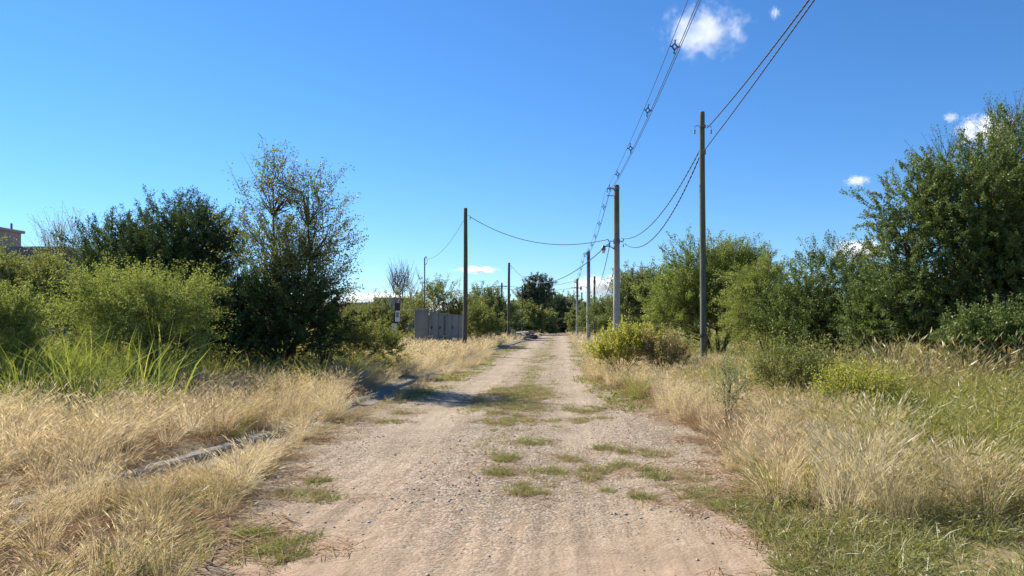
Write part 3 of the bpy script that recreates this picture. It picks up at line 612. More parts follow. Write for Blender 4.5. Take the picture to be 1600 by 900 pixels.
def crown_mesh(rng, lobes, nclump, nsprig, nleaf, slen, leaf, up, outw, droop, crad=0.33, bare=0.0, shell=0.5, leafspread=0.05, wide=False):
    """lobes (k,6): centre xyz, radii xyz -> leaf V,Q,tint ; clump centres ; sprig paths"""
    lobes = np.asarray(lobes, float)
    wgt = (lobes[:, 3] * lobes[:, 4] * lobes[:, 5]) ** (2 / 3); wgt /= wgt.sum()
    li = rng.choice(len(lobes), nclump, p=wgt)
    d = runit(rng, nclump)
    d[:, 2] = np.where(d[:, 2] < -0.75, -d[:, 2] * 0.6, d[:, 2])
    r = (shell + (1 - shell) * rng.uniform(0, 1, nclump) ** 0.6)
    Cc = lobes[li, :3] + d * lobes[li, 3:] * r[:, None] * 0.85
    Cr = lobes[li, 3:].mean(1) * crad * rng.uniform(0.6, 1.4, nclump)
    ct = rng.uniform(0, 1, nclump)
    ci = rng.choice(nclump, nsprig, p=Cr ** 2 / (Cr ** 2).sum())
    p = Cc[ci] + np.clip(rng.normal(size=(nsprig, 3)), -1.9, 1.9) * Cr[ci][:, None] * 0.55
    o = norm((p - lobes[li[ci], :3]) / lobes[li[ci], 3:])
    sd = norm(o * outw + np.array([0, 0, up]) + runit(rng, nsprig) * 0.65)
    L = slen * rng.uniform(0.5, 1.35, nsprig)
    p[:, 2] = np.maximum(p[:, 2], 0.08)
    t3 = np.array([0, 0.5, 1.0])
    SP = p[:, None] + sd[:, None] * (L[:, None] * t3)[..., None]; SP[..., 2] -= droop * L[:, None] * t3 ** 2
    SP[..., 2] = np.maximum(SP[..., 2], 0.05)
    cnt = np.where(rng.uniform(0, 1, nsprig) < bare, nleaf // 5, nleaf)
    si = np.repeat(np.arange(nsprig), cnt); n = len(si)
    t = rng.uniform(0.08, 1.02, n)
    q = p[si] + sd[si] * (L[si] * t)[:, None]; q[:, 2] -= droop * L[si] * t ** 2
    q += rng.normal(size=(n, 3)) * leafspread * L[si][:, None]
    q[:, 2] = np.maximum(q[:, 2], 0.04)
    ld = norm(sd[si] * 0.45 + runit(rng, n) * 0.9 + np.array([0, 0, -droop * 0.5]))
    sz = leaf[0] * rng.uniform(0.6, 1.3, n); wd = leaf[1] * rng.uniform(0.7, 1.2, n)
    s = norm(np.cross(ld, runit(rng, n)))
    bend = norm(np.cross(ld, s))
    if wide:
        m = q + ld * (sz * 0.5)[:, None] + bend * (sz * 0.08)[:, None]
        V = np.stack([q, m + s * wd[:, None] / 2, q + ld * sz[:, None], m - s * wd[:, None] / 2], 1).reshape(-1, 3)
        k = 4
    else:                                   # leaflets a pixel or two long: one triangle each
        V = np.stack([q, q + ld * (sz * 0.6)[:, None] + s * wd[:, None] * 0.75, q + ld * sz[:, None] - s * wd[:, None] * 0.45], 1).reshape(-1, 3)
        k = 3
    Q = np.arange(n * k).reshape(-1, k)
    tint = np.clip(0.35 * ct[ci][si] + 0.3 * rng.uniform(0, 1, nsprig)[si] + 0.35 * rng.uniform(0, 1, n), 0, 1)
    return V, Q, np.repeat(tint, k), Cc, SP
def wood_mesh(rng, Cc, SP, stems, r0, twig_r, nring=7, bend=0.12):
    Vs, Qs = [], []; o = 0
    def add(P, R, s):
        nonlocal o
        v, q = tubes(P, R, s); Vs.append(v); Qs.append(q + o); o += len(v)
    t = np.linspace(0, 1, nring)
    stems = np.asarray(stems, float); ns = len(stems)
    B = stems[:, :3]; Tp = stems[:, 3:6]
    Pm = (B + Tp) / 2 + rng.normal(0, 1, (ns, 3)) * np.linalg.norm(Tp - B, axis=1)[:, None] * bend * np.array([1, 1, 0.3])
    SPth = ((1 - t) ** 2)[None, :, None] * B[:, None] + (2 * t * (1 - t))[None, :, None] * Pm[:, None] + (t ** 2)[None, :, None] * Tp[:, None]
    add(SPth, r0 * (1 - 0.82 * t)[None] * rng.uniform(0.8, 1.1, (ns, 1)), 7)
    # limbs from the stems to the clumps of foliage
    n = len(Cc); pts = SPth.reshape(-1, 3); rr = np.tile(r0 * (1 - 0.82 * t), ns)
    dz = Cc[:, None, 2] - pts[None, :, 2]
    dist = np.linalg.norm(Cc[:, None] - pts[None], axis=2) + np.where(dz < 0.15, 3.0, 0) + 0.25 * dz.clip(0)
    j = dist.argmin(1); A = pts[j]; ra = np.minimum(rr[j] * 0.6, r0 * 0.45)
    mid = (A + Cc) / 2 + rng.normal(0, 1, (n, 3)) * (np.linalg.norm(Cc - A, axis=1) * bend)[:, None]; mid[:, 2] += 0.1 * np.linalg.norm(Cc - A, axis=1)
    t = np.linspace(0, 1, 5)
    BP = ((1 - t) ** 2)[None, :, None] * A[:, None] + (2 * t * (1 - t))[None, :, None] * mid[:, None] + (t ** 2)[None, :, None] * Cc[:, None]
    add(BP, ra[:, None] * (1 - t)[None] + twig_r * 1.5 * t[None], 5)
    # twigs
    if twig_r: add(SP[:, ::2], twig_r * np.array([1, 0.35])[None] * np.ones((len(SP), 1)), 3)
    return np.concatenate(Vs), np.concatenate(Qs)

def tree(name, label, cat, D, lobes_px, mat, base_px=None, nclump=60, nsprig=500, nleaf=40, slen=0.6, leaf=(0.06, 0.025), up=0.5, outw=0.8, droop=0.1, crad=0.33,
         bare=0.0, shell=0.35, stems=1, r0=0.08, twig=0.004, depth=0.9, seed=1, group=None, bark='bark', leafspread=0.05, bend=0.12, dens=1.95):
    rng = np.random.default_rng(seed)
    if D > 45: leaf = (leaf[0] * 0.75, leaf[1] * 0.75); dens *= 1.4
    nclump = int(nclump * 1.35); nleaf = int(nleaf * dens); leaf = (leaf[0] * 0.86, leaf[1] * 0.98); crad *= 1.18
    L = []
    for l in lobes_px:
        px, py, rx, ry = l[:4]; dy = l[4] if len(l) > 4 else 0.0
        rX = rx / F * D; L.append((xat(px, D), D + dy, zat(py, D), rX, rX * depth, ry / F * D))
    L = np.array(L)
    bx = xat(base_px, D) if base_px else (L[:, 0] * L[:, 3]).sum() / L[:, 3].sum()
    base = np.array([bx, D, float(H(bx, D))]); L[:, :3] -= base
    root = empty(name, base, label, cat, group)
    V, Q, tint, Cc, SP = crown_mesh(rng, L, nclump, nsprig, nleaf, slen, leaf, up, outw, droop, crad, bare, shell, leafspread, mat in ('sparse', 'yellow'))
    top = (L[:, 2] + L[:, 5] * 0.5).max(); wx = (L[:, 3]).max()
    st = []
    for k in range(stems):
        a = rng.uniform(0, 6.28); l = L[k % len(L)]
        st.append([0.4 * r0 * math.cos(a) * (stems > 1), 0.4 * r0 * math.sin(a) * (stems > 1), -0.1,
                   l[0] * 0.8 + rng.normal(0, 0.15) * l[3], l[1] * 0.8 + rng.normal(0, 0.15) * l[3], l[2] + l[5] * 0.35])
    wv, wq = wood_mesh(rng, Cc, SP, st, r0, twig, bend=bend)
    link('trunk', quads_mesh('trunk', wv, wq, smooth_shade=True), M[bark], root)
    if len(V):
        c = link('crown', quads_mesh('crown', V, Q, tint), SPEC[mat], root); c['kind'] = 'stuff'
    return root

GL = 'shrubs and trees on the left of the lane'; GR = 'bushes lining the right side of the lane'; GF = 'distant trees near the end of the lane'
# ---- left side
tree('evergreen_tree', 'tall dark green dense tree standing behind the light green bush', 'tree', 20.5,
     [(285, 378, 66, 58), (205, 418, 80, 62), (335, 425, 50, 88), (165, 440, 45, 52), (270, 460, 105, 80)], 'dark', 270, 180, 2400, 42, 0.55, (0.085, 0.022), 0.7, 0.8, 0.02, 0.34, stems=4, r0=0.13, seed=11)
tree('leafy_tree', 'open twiggy tree with thin leaves and bare upper branches', 'tree', 19.0,
     [(422, 310, 30, 70), (480, 318, 40, 50), (495, 385, 46, 56), (430, 410, 58, 80), (470, 440, 62, 70), (465, 480, 60, 50)], 'sparse', 430, 130, 1150, 20, 0.7, (0.072, 0.036), 0.7, 0.8, 0.0, 0.42, bare=0.35, dens=1.7, stems=5, r0=0.09, seed=12, twig=0.006, leafspread=0.08)
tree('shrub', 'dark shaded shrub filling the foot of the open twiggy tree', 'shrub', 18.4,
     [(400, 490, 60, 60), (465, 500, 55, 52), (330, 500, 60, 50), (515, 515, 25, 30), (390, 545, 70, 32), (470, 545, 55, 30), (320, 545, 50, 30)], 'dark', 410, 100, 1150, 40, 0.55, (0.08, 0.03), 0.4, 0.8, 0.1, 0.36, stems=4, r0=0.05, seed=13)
tree('acacia_bush', 'light green feathery bush with spreading tips before the dark tree', 'bush', 15.0,
     [(165, 468, 50, 24), (215, 455, 30, 20), (262, 462, 48, 22), (308, 450, 24, 13), (240, 495, 78, 24), (135, 488, 36, 28), (195, 525, 62, 22), (270, 528, 55, 24)], 'light', 225, 74, 900, 46, 0.68, (0.05, 0.017), 0.22, 1.1, 0.10, 0.22, stems=4, r0=0.045, seed=14, twig=0.003)
tree('olive_bush', 'hazy olive bush below the brown house at the frame edge', 'bush', 19.0,
     [(20, 444, 60, 40), (80, 448, 50, 36), (-60, 440, 60, 48), (45, 482, 80, 40)], 'olive', 30, 80, 850, 42, 0.55, (0.07, 0.024), 0.4, 0.8, 0.1, 0.33, stems=4, r0=0.05, seed=15)
tree('twiggy_bush', 'thin grey twiggy bush rising left of the dark tree', 'bush', 24.0,
     [(115, 385, 32, 30), (140, 375, 20, 34), (100, 410, 40, 30)], 'grey', 115, 30, 260, 12, 0.9, (0.07, 0.02), 0.9, 0.6, 0.0, 0.4, bare=0.3, stems=4, r0=0.03, seed=16, twig=0.006)
tree('shrub', 'upright pale green shrub beside the cane grass at the frame edge', 'shrub', 12.5,
     [(20, 515, 32, 48), (35, 545, 26, 45), (-30, 510, 40, 45)], 'light', 20, 40, 480, 40, 0.42, (0.045, 0.016), 0.7, 0.6, 0.02, 0.36, stems=4, r0=0.03, seed=17, twig=0.003)
tree('weed_shrub', 'pale olive weedy shrub at the end of the tree shade', 'shrub', 22.0,
     [(560, 535, 40, 22), (530, 530, 25, 26), (600, 545, 30, 14)], 'olive', 555, 40, 420, 34, 0.45, (0.07, 0.024), 0.6, 0.7, 0.05, 0.4, stems=3, r0=0.02, seed=118)
# ---- middle, left of the lane
tree('olive_bush', 'olive bush behind the black and white meter post', 'bush', 50.0,
     [(605, 500, 30, 20), (640, 494, 22, 24), (570, 507, 30, 16), (545, 504, 25, 14)], 'olive', 600, 60, 600, 34, 0.9, (0.15, 0.06), 0.5, 0.8, 0.1, 0.36, stems=4, r0=0.07, seed=21)
tree('brown_tree', 'brownish round tree rising behind the grey concrete wall', 'tree', 56.0,
     [(665, 468, 30, 22), (690, 475, 24, 24), (640, 480, 22, 20), (720, 500, 40, 22)], 'olive', 672, 60, 520, 26, 1.0, (0.17, 0.07), 0.6, 0.8, 0.05, 0.4, bare=0.2, stems=4, r0=0.1, seed=22, twig=0.012)
tree('bare_tree', 'leafless grey tree standing behind the olive bush', 'tree', 62.0,
     [(630, 445, 16, 26), (622, 455, 14, 20), (640, 460, 12, 18)], 'grey', 630, 26, 150, 0, 1.5, (0.1, 0.03), 1.5, 0.4, 0.0, 0.4, stems=5, r0=0.09, seed=23, twig=0.02, bark='bark_grey')
tree('round_tree', 'dark green round tree right of the tall dark wooden pole', 'tree', 80.0,
     [(760, 487, 28, 22), (785, 492, 20, 22), (742, 495, 20, 18)], 'far', 765, 60, 520, 30, 1.3, (0.24, 0.11), 0.5, 0.8, 0.05, 0.36, stems=3, r0=0.14, seed=24, group=GF)
tree('small_tree', 'small olive tree at the foot of the tall dark wooden pole', 'tree', 52.0,
     [(745, 505, 18, 18), (762, 512, 16, 13)], 'olive', 748, 30, 300, 30, 0.8, (0.14, 0.055), 0.5, 0.8, 0.05, 0.4, stems=2, r0=0.06, seed=25)
tree('eucalyptus_tree', 'tall eucalyptus with dark leaf clumps rising above the far trees', 'tree', 125.0,
     [(835, 446, 10, 13), (848, 452, 9, 12), (822, 455, 8, 10), (838, 466, 15, 14), (818, 472, 10, 12), (850, 470, 8, 10), (832, 488, 16, 14)], 'eucalyptus', 834, 34, 420, 34, 1.6, (0.34, 0.16), 0.5, 0.7, 0.15, 0.36, stems=3, r0=0.22, seed=26, twig=0.02, shell=0.3)
for k, (lab, lob, dd, mat_) in enumerate([
    ('low olive bush behind the rubble heap', [(812, 502, 26, 16), (835, 506, 20, 13)], 118, 'olive'),
    ('dense dark tree arching over left end of lane', [(868, 482, 26, 16), (860, 500, 24, 18), (885, 492, 20, 18)], 152, 'eucalyptus'),
    ('rounded bush behind dark wooden pole at kerb end', [(790, 508, 26, 14), (770, 512, 20, 12)], 92, 'far'),
    ('grey green bush left of far end of lane', [(846, 505, 18, 16), (828, 508, 18, 14)], 140, 'far'),
    ('dark hollow bush closing the end of lane', [(880, 507, 22, 12), (865, 508, 20, 11), (893, 506, 16, 12)], 158, 'eucalyptus'),
    ('pale green tree above right end of lane', [(893, 488, 18, 18), (905, 498, 18, 18)], 165, 'far'),
]):
    tree('far_tree', lab, 'tree', dd, lob, mat_, None, 44, 420, 30, 1.8, (0.42, 0.2), 0.45, 0.8, 0.1, 0.36, stems=3, r0=0.16, seed=40 + k, group=GF, twig=0.02)
# ---- right side
tree('big_tree', 'huge dark green tree towering at the right frame edge', 'tree', 17.0,
     [(1530, 335, 115, 105), (1430, 340, 68, 85), (1420, 440, 80, 90), (1540, 440, 110, 100), (1580, 270, 70, 90), (1660, 380, 110, 150), (1390, 400, 45, 80), (1400, 500, 60, 40), (1480, 500, 70, 45), (1590, 500, 70, 45), (1680, 500, 60, 50)], 'right', 1520, 330, 4700, 44, 0.46, (0.062, 0.028), 0.45, 0.8, 0.06, 0.30, bare=0.03, stems=6, r0=0.13, seed=31, twig=0.004)
tree('twiggy_tree', 'bare twigged tree top poking above the huge dark green tree', 'tree', 18.5,
     [(1560, 225, 40, 34), (1600, 215, 45, 40), (1480, 262, 50, 24)], 'right', 1560, 30, 300, 12, 0.7, (0.06, 0.022), 1.0, 0.5, 0.0, 0.4, bare=0.4, stems=4, r0=0.09, seed=32, twig=0.006)
tree('dark_bush', 'dark grey green bush left of the huge tree', 'bush', 21.0,
     [(1290, 440, 58, 50), (1250, 470, 55, 55), (1340, 460, 50, 60), (1290, 505, 95, 40), (1240, 525, 60, 28), (1340, 525, 60, 28)], 'right', 1290, 110, 1300, 42, 0.55, (0.062, 0.026), 0.6, 0.8, 0.05, 0.3, bare=0.1, stems=5, r0=0.07, seed=33, group=GR)
tree('understorey_shrub', 'dark shrub filling the gap between dark bush and huge tree', 'shrub', 18.0,
     [(1400, 492, 60, 48), (1370, 515, 50, 30)], 'right', 1390, 70, 760, 42, 0.5, (0.06, 0.026), 0.6, 0.8, 0.05, 0.33, stems=5, r0=0.04, seed=37, group=GR)
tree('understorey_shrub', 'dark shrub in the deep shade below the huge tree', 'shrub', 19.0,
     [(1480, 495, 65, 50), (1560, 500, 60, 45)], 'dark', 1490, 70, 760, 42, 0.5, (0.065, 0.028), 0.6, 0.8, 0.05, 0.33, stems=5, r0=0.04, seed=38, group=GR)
tree('acacia_bush', 'pale green drooping bush leaning between wood pole and dark bush', 'bush', 23.0,
     [(1185, 465, 42, 38), (1210, 440, 35, 30), (1170, 500, 38, 30), (1215, 500, 40, 32)], 'light', 1195, 70, 800, 44, 0.75, (0.065, 0.022), 0.2, 0.9, 0.35, 0.32, stems=4, r0=0.05, seed=34, group=GR)
tree('acacia_tree', 'broad feathery green tree directly behind the weathered wood pole', 'tree', 27.5,
     [(1105, 430, 62, 42), (1150, 440, 50, 42), (1070, 470, 60, 50), (1130, 490, 75, 40), (1060, 505, 45, 30), (1180, 470, 30, 50)], 'acacia', 1120, 130, 1700, 44, 0.8, (0.085, 0.03), 0.6, 0.8, 0.08, 0.3, bare=0.06, stems=5, r0=0.1, seed=35, twig=0.006, group=GR)
tree('acacia_tree', 'hazy olive tree right of nearest concrete pole', 'tree', 40.0,
     [(1010, 468, 42, 34), (985, 485, 28, 30), (1040, 480, 35, 40)], 'far', 1010, 80, 900, 40, 0.9, (0.12, 0.045), 0.5, 0.8, 0.06, 0.32, stems=4, r0=0.1, seed=36, twig=0.008, group=GR)
for k, (lab, lob, dd) in enumerate([
    ('low green bush behind nearest concrete pole', [(950, 498, 24, 16), (975, 496, 20, 18)], 62),
    ('rounded green bush between the thin wood poles', [(935, 500, 18, 13), (918, 502, 14, 12)], 96),
    ('small olive tree behind the farthest poles', [(905, 500, 14, 16), (920, 494, 10, 14)], 130),
]):
    tree('roadside_bush', lab, 'bush', dd, lob, 'far', None, 40, 460, 32, 1.1, (0.0024 * dd, 0.0011 * dd), 0.5, 0.8, 0.08, 0.36, stems=3, r0=0.1, seed=60 + k, group=GR, twig=0.012)
tree('yellow_bush', 'bright yellow green leafy bush at foot of nearest concrete pole', 'bush', 20.5,
     [(962, 550, 34, 12), (992, 545, 40, 13), (940, 558, 20, 9), (1020, 552, 24, 10)], 'yellow', 970, 70, 420, 18, 0.46, (0.075, 0.03), 1.1, 0.7, 0.0, 0.4, stems=6, r0=0.018, seed=71, twig=0.003)
tree('brown_bush', 'dead brown bush beside the bright yellow green bush', 'bush', 20.0,
     [(1035, 553, 30, 13), (1060, 562, 24, 12), (1012, 546, 18, 12)], 'brown', 1040, 44, 300, 14, 0.42, (0.06, 0.022), 0.6, 0.7, 0.0, 0.4, stems=6, r0=0.018, seed=72, twig=0.004)
tree('sapling', 'thin pale sapling with small leaves amid the straw grass', 'sapling', 11.5,
     [(1140, 610, 26, 30), (1150, 640, 24, 22), (1130, 580, 16, 26)], 'grey', 1138, 22, 110, 13, 0.26, (0.035, 0.014), 0.9, 0.6, 0.0, 0.45, stems=3, r0=0.01, seed=73, twig=0.003)
tree('green_shrub', 'low yellow green shrub in the olive grass below the dark bush', 'shrub', 11.0,
     [(1340, 618, 44, 18), (1375, 624, 34, 14), (1305, 622, 30, 13)], 'yellow', 1342, 60, 380, 14, 0.38, (0.045, 0.018), 1.0, 0.7, 0.0, 0.4, stems=6, r0=0.012, seed=74, twig=0.002)
tree('olive_shrub', 'loose yellow olive weed shrub on the verge right of the pale sapling', 'shrub', 13.0,
     [(1225, 590, 45, 28), (1270, 600, 40, 26), (1195, 600, 26, 18)], 'olive', 1235, 70, 340, 18, 0.50, (0.06, 0.016), 1.1, 0.7, 0.0, 0.4, stems=6, r0=0.014, seed=75, twig=0.003)
tree('green_shrub', 'low leafy shrub under the right edge of the huge tree', 'shrub', 14.5,
     [(1520, 530, 45, 16), (1570, 520, 40, 22)], 'right', 1545, 44, 420, 26, 0.4, (0.06, 0.03), 0.5, 0.8, 0.1, 0.4, stems=5, r0=0.02, seed=76, twig=0.003)

# broad bladed cane grass, each clump a plant
T_cane = templates('cane_tuft', tset(lambda r: join([blades(r, 26, 1.25, 0.28, (0.06, 0), 0.016, 0.42, 0.20, None, tint=(0.1, 0.9), hvar=0.35), blades(r, 30, 0.8, 0.5, (0.05, 0), 0.013, 0.6, 0.25, None, tint=(0.0, 0.8))]), 5, 1300), M['cane_leaf'])
xy = sow([(10.6, 14.2, 5.5)], lambda y: -0.80 * y - 1, lambda y: -0.525 * y, lambda x, y: 0.25 + 0.75 * smooth(0.38, 0.55, fbm(x * 0.9, y * 0.9, 105)))
put('cane_grass', xy, T_cane, 5, 0.8, 1.25, 'broad bladed yellow green cane grass below the light feathery bush')
cane_spots = [(250, 600, 11.6, 'tall arching cane clump with long blade reaching into tree shade'), (440, 575, 14.6, 'lone green cane sprout before the dark shaded shrub')]
for k, (px, py, D, lab) in enumerate(cane_spots):
    r = np.random.default_rng(1200 + k); big = k < 1
    v, q, t = join([blades(r, 30 if big else 9, 1.15 if big else 0.95, 0.4, (0.1, 0), 0.022, 0.6, 0.30 if big else 0.12, None, seg=4, tint=(0.1, 1.0), hvar=0.4)])
    x = xat(px, D)
    root = empty('cane_clump', (x, D, float(H(x, D))), lab, 'cane plant', 'cane grass clumps on the left bank')
    link('blades', quads_mesh('blades', v, q, t), M['cane_leaf'], root)['kind'] = 'stuff'

# far woods closing the horizon on both sides
def far_wood(name, label, spans, seed):
    rng = np.random.default_rng(seed); L = []
    for x0, x1, y0, y1, n, h0, h1 in spans:
        for _ in range(n):
            x = rng.uniform(x0, x1); y = rng.uniform(y0, y1); h = rng.uniform(h0, h1); w = rng.uniform(3, 6)
            L.append((x, y, h * 0.5, w, w, h * 0.5))
    V, Q, tint, Cc, SP = crown_mesh(rng, L, len(L) * 5, len(L) * 60, 14, 2.0, (0.75, 0.4), 0.4, 0.8, 0.1, 0.4)
    tag(link(name, quads_mesh(name, V, Q, tint), SPEC['far']), label, 'woodland', kind='stuff')
far_wood('woodland', 'low distant woodland closing the horizon beyond the field', [(-190, -8, 180, 230, 70, 4, 7), (8, 150, 170, 220, 55, 4, 8), (-10, 12, 172, 200, 12, 5, 8)], 91)

# ------------------------------------------------------------------ poles
def pole(name, label, X, Y, h, r0, r1, mat, cap=None, group=None, lean=(0, 0), seed=0):
    z = float(H(X, Y)); rng = np.random.default_rng(500 + seed)
    root = empty(name, (X, Y, z), label, 'utility pole', group)
    t = np.linspace(0, 1, 16); w = 0.02 * np.sin(t * 4 + seed) * (mat != 'pole_concrete')
    P = np.stack([lean[0] * t + w, lean[1] * t + 0 * t, -0.5 + (h + 0.5) * t], -1)
    P = np.concatenate([P, [P[-1] + np.array([0, 0, 0.03])]]); R = np.concatenate([r0 + (r1 - r0) * t, [r1 * 0.8]])
    MB().tube(P, R, 14).build('shaft', M[mat], root, shade=True)
    return root
def insulator(root, p, side):                # hook bracket with a small spool insulator
    b = MB(); b.tube([(p[0], p[1], p[2]), (p[0] + 0.09 * side, p[1] - 0.02, p[2] + 0.01), (p[0] + 0.13 * side, p[1] - 0.02, p[2] - 0.02), (p[0] + 0.13 * side, p[1] - 0.02, p[2] - 0.12)], 0.009, 6)
    br = b.build('bracket', M['steel'], root)
    s = MB(); c = (p[0] + 0.13 * side, p[1] - 0.02)
    s.tube([(c[0], c[1], p[2] - 0.10), (c[0], c[1], p[2] - 0.13), (c[0], c[1], p[2] - 0.16), (c[0], c[1], p[2] - 0.19), (c[0], c[1], p[2] - 0.22)], [0.015, 0.026, 0.015, 0.026, 0.015], 8)
    s.build('insulator', M['polymer'], br)

WG = 'round wooden poles beside the lane'; CG = 'concrete power poles along the right of the lane'
# weathered wood poles, right row
WR = xat(1098, 20.8)
pw = pole('wooden_pole', 'nearest weathered greenish wooden pole on the right verge', WR, 20.8, 7.6 - float(H(WR, 20.8)), 0.098, 0.075, 'old_wood', group=WG, seed=1)
zt = zat(197, 20.8) - pw.location.z
MB().tube([(0.0, 0, zt - 0.05), (0.0, 0, zt + 0.03)], 0.085, 14).build('strap', M['steel'], pw)
insulator(pw, (-0.1, 0, zt), -1); insulator(pw, (0.1, 0, zt), 1)
MB().tube([(0.0, 0, zt - 0.80), (0.0, 0, zt - 0.66)], 0.089, 14).build('strap', M['steel'], pw)
b = MB().tube([(0.0, 0, 1.15), (0.0, 0, 1.21)], 0.108, 14); b.build('band', M['dark_wood'], pw)
far_w = [(929, 432, 91, 'thin dark wooden pole standing between the two concrete poles'), (909, 457, 133, 'farthest thin wooden pole behind second concrete pole')]
P929 = None
for k, (px, py, Y, lab) in enumerate(far_w):
    X = xat(px, Y); p = pole('wooden_pole', lab, X, Y, zat(py, Y) - float(H(X, Y)), 0.15, 0.12, 'dark_wood', group=WG, seed=2 + k)
    insulator(p, (0.1, 0, zat(py, Y) - p.location.z - 0.3), -1)
    if k == 0: P929 = p
# left row
LW = [(727, 326, 38.0, 'tall dark wooden pole beside the grey concrete wall', 0.13, 0.095, (0.06, 0)), (795, 411, 71.0, 'dark wooden pole standing by the rubble heap and kerb', 0.15, 0.11, (0.12, 0)), (816, 446, 108.0, 'thin wooden pole in front of the eucalyptus', 0.13, 0.10, (0, 0))]
LWo = []
for k, (px, py, Y, lab, ra, rb, ln) in enumerate(LW):
    X = xat(px, Y); p = pole('wooden_pole', lab, X - ln[0] * 0.6, Y, zat(py, Y) - float(H(X, Y)), ra, rb, 'dark_wood', group=WG, lean=ln, seed=6 + k); LWo.append(p)
    insulator(p, (0.1 + ln[0], 0, zat(py, Y) - p.location.z - 0.35), 1)
X784 = xat(784, 102); p784 = pole('wooden_pole', 'distant pole carrying wires left across the field', X784, 102, zat(442, 102) - float(H(X784, 102)), 0.15, 0.12, 'dark_wood', group=WG, seed=9)
MB().box((0, -0.15, zat(448, 102) - p784.location.z), (1.5, 0.09, 0.1)).build('crossarm', M['steel'], p784)
for kk, (px, py, Y, lab) in enumerate([(951, 472, 150, 'tiny far pole above the bushes right of lane'), (941, 480, 165, 'tiniest far pole low behind right bushes')]):
    X = xat(px, Y); pole('wooden_pole', lab, X, Y, zat(py, Y) - float(H(X, Y)), 0.15, 0.12, 'dark_wood', group=WG, seed=12 + kk)

# concrete poles
CP = [(963.5, 290, 33.0, 'nearest concrete pole with brackets and street lamp', 0.175, 0.118), (919.5, 393, 62.6, 'second concrete pole along the right of lane', 0.19, 0.14), (902, 436, 100.0, 'third concrete pole with wooden crossarm', 0.19, 0.15), (897.5, 470, 136, 'farther concrete pole beside the third one', 0.19, 0.15), (895, 480, 168, 'farthest concrete pole at the end of lane', 0.2, 0.16)]
CPo = []; ctop = []
for k, (px, py, Y, lab, ra, rb) in enumerate(CP):
    X = xat(px, Y); h = zat(py, Y) - float(H(X, Y))
    p = pole('concrete_pole', lab, X, Y, h, ra, rb, 'pole_concrete', group=CG, seed=20 + k); CPo.append(p); ctop.append(np.array([X, Y, zat(py, Y)]))
    b = MB()
    b.tube([(0, 0, h - 0.13), (-0.42, -0.03, h - 0.13)], 0.022, 6); b.tube([(-0.42, -0.03, h - 0.13), (-0.42, -0.03, h - 0.32)], 0.018, 6)
    b.tube([(0, 0, h - 0.30), (-0.2, -0.02, h - 0.14)], 0.016, 6)
    b.tube([(0, 0, h - 0.46), (-0.44, -0.03, h - 0.46)], 0.020, 6)
    b.build('bracket', M['steel'], p)
    MB().tube([(0, 0, h - 0.18), (0, 0, h - 0.08)], rb + 0.012, 14).build('clamp', M['steel'], p)
h3 = zat(450, 100.0) - CPo[2].location.z
MB().box((0.25 - 0.4, -0.2, h3), (1.3, 0.09, 0.11)).build('crossarm', M['dark_wood'], CPo[2])
MB().box((-0.15, -0.2, h3 - 1.1), (1.1, 0.09, 0.11)).build('crossarm', M['dark_wood'], CPo[2])
# low voltage bracket on nearest concrete pole
zlv = zat(377, 33.0) - CPo[0].location.z
b = MB(); b.tube([(-0.36, -0.04, zlv), (0.3, -0.04, zlv)], 0.02, 6); b.tube([(0.3, -0.04, zlv), (0.3, -0.04, zlv + 0.12)], 0.02, 6); b.tube([(-0.36, -0.04, zlv), (-0.40, -0.04, zlv + 0.1)], 0.02, 6)
b.build('bracket', M['steel'], CPo[0])
MB().tube([(0, 0, zlv - 0.1), (0, 0, zlv + 0.1)], 0.152, 14).build('clamp', M['steel'], CPo[0])
insulator(CPo[0], (-0.22, -0.05, zlv), -1); insulator(CPo[0], (0.16, -0.05, zlv - 0.05), 1)
# street lamps hung on the poles
def lamp(p, zl, L, lab):
    l = empty('street_lamp', (p.location.x, p.location.y, p.location.z + zl), lab, 'street lamp', 'street lamps on the concrete poles')
    MB().tube([(-0.10, -0.10, -0.08), (-L * 0.5, -0.12, 0.04), (-L, -0.12, 0.06)], 0.024, 6).build('arm', M['steel'], l)
    hd = MB().tube([(-L, -0.12, 0.09), (-L, -0.12, 0.02), (-L, -0.12, -0.04), (-L, -0.12, -0.12)], [0.05, 0.075, 0.10, 0.11], 10).build('lamp_head', M['steel'], l, shade=True)
    MB().tube([(-L, -0.12, -0.12), (-L, -0.12, -0.20), (-L, -0.12, -0.27)], [0.085, 0.09, 0.035], 10).build('lens', M['lamp_glass'], hd, shade=True)
lamp(CPo[0], zat(387, 33) - CPo[0].location.z, 0.60, 'small street lamp on the nearest concrete pole')
lamp(CPo[1], zat(449, 62.6) - CPo[1].location.z, 0.65, 'small street lamp on the second concrete pole')

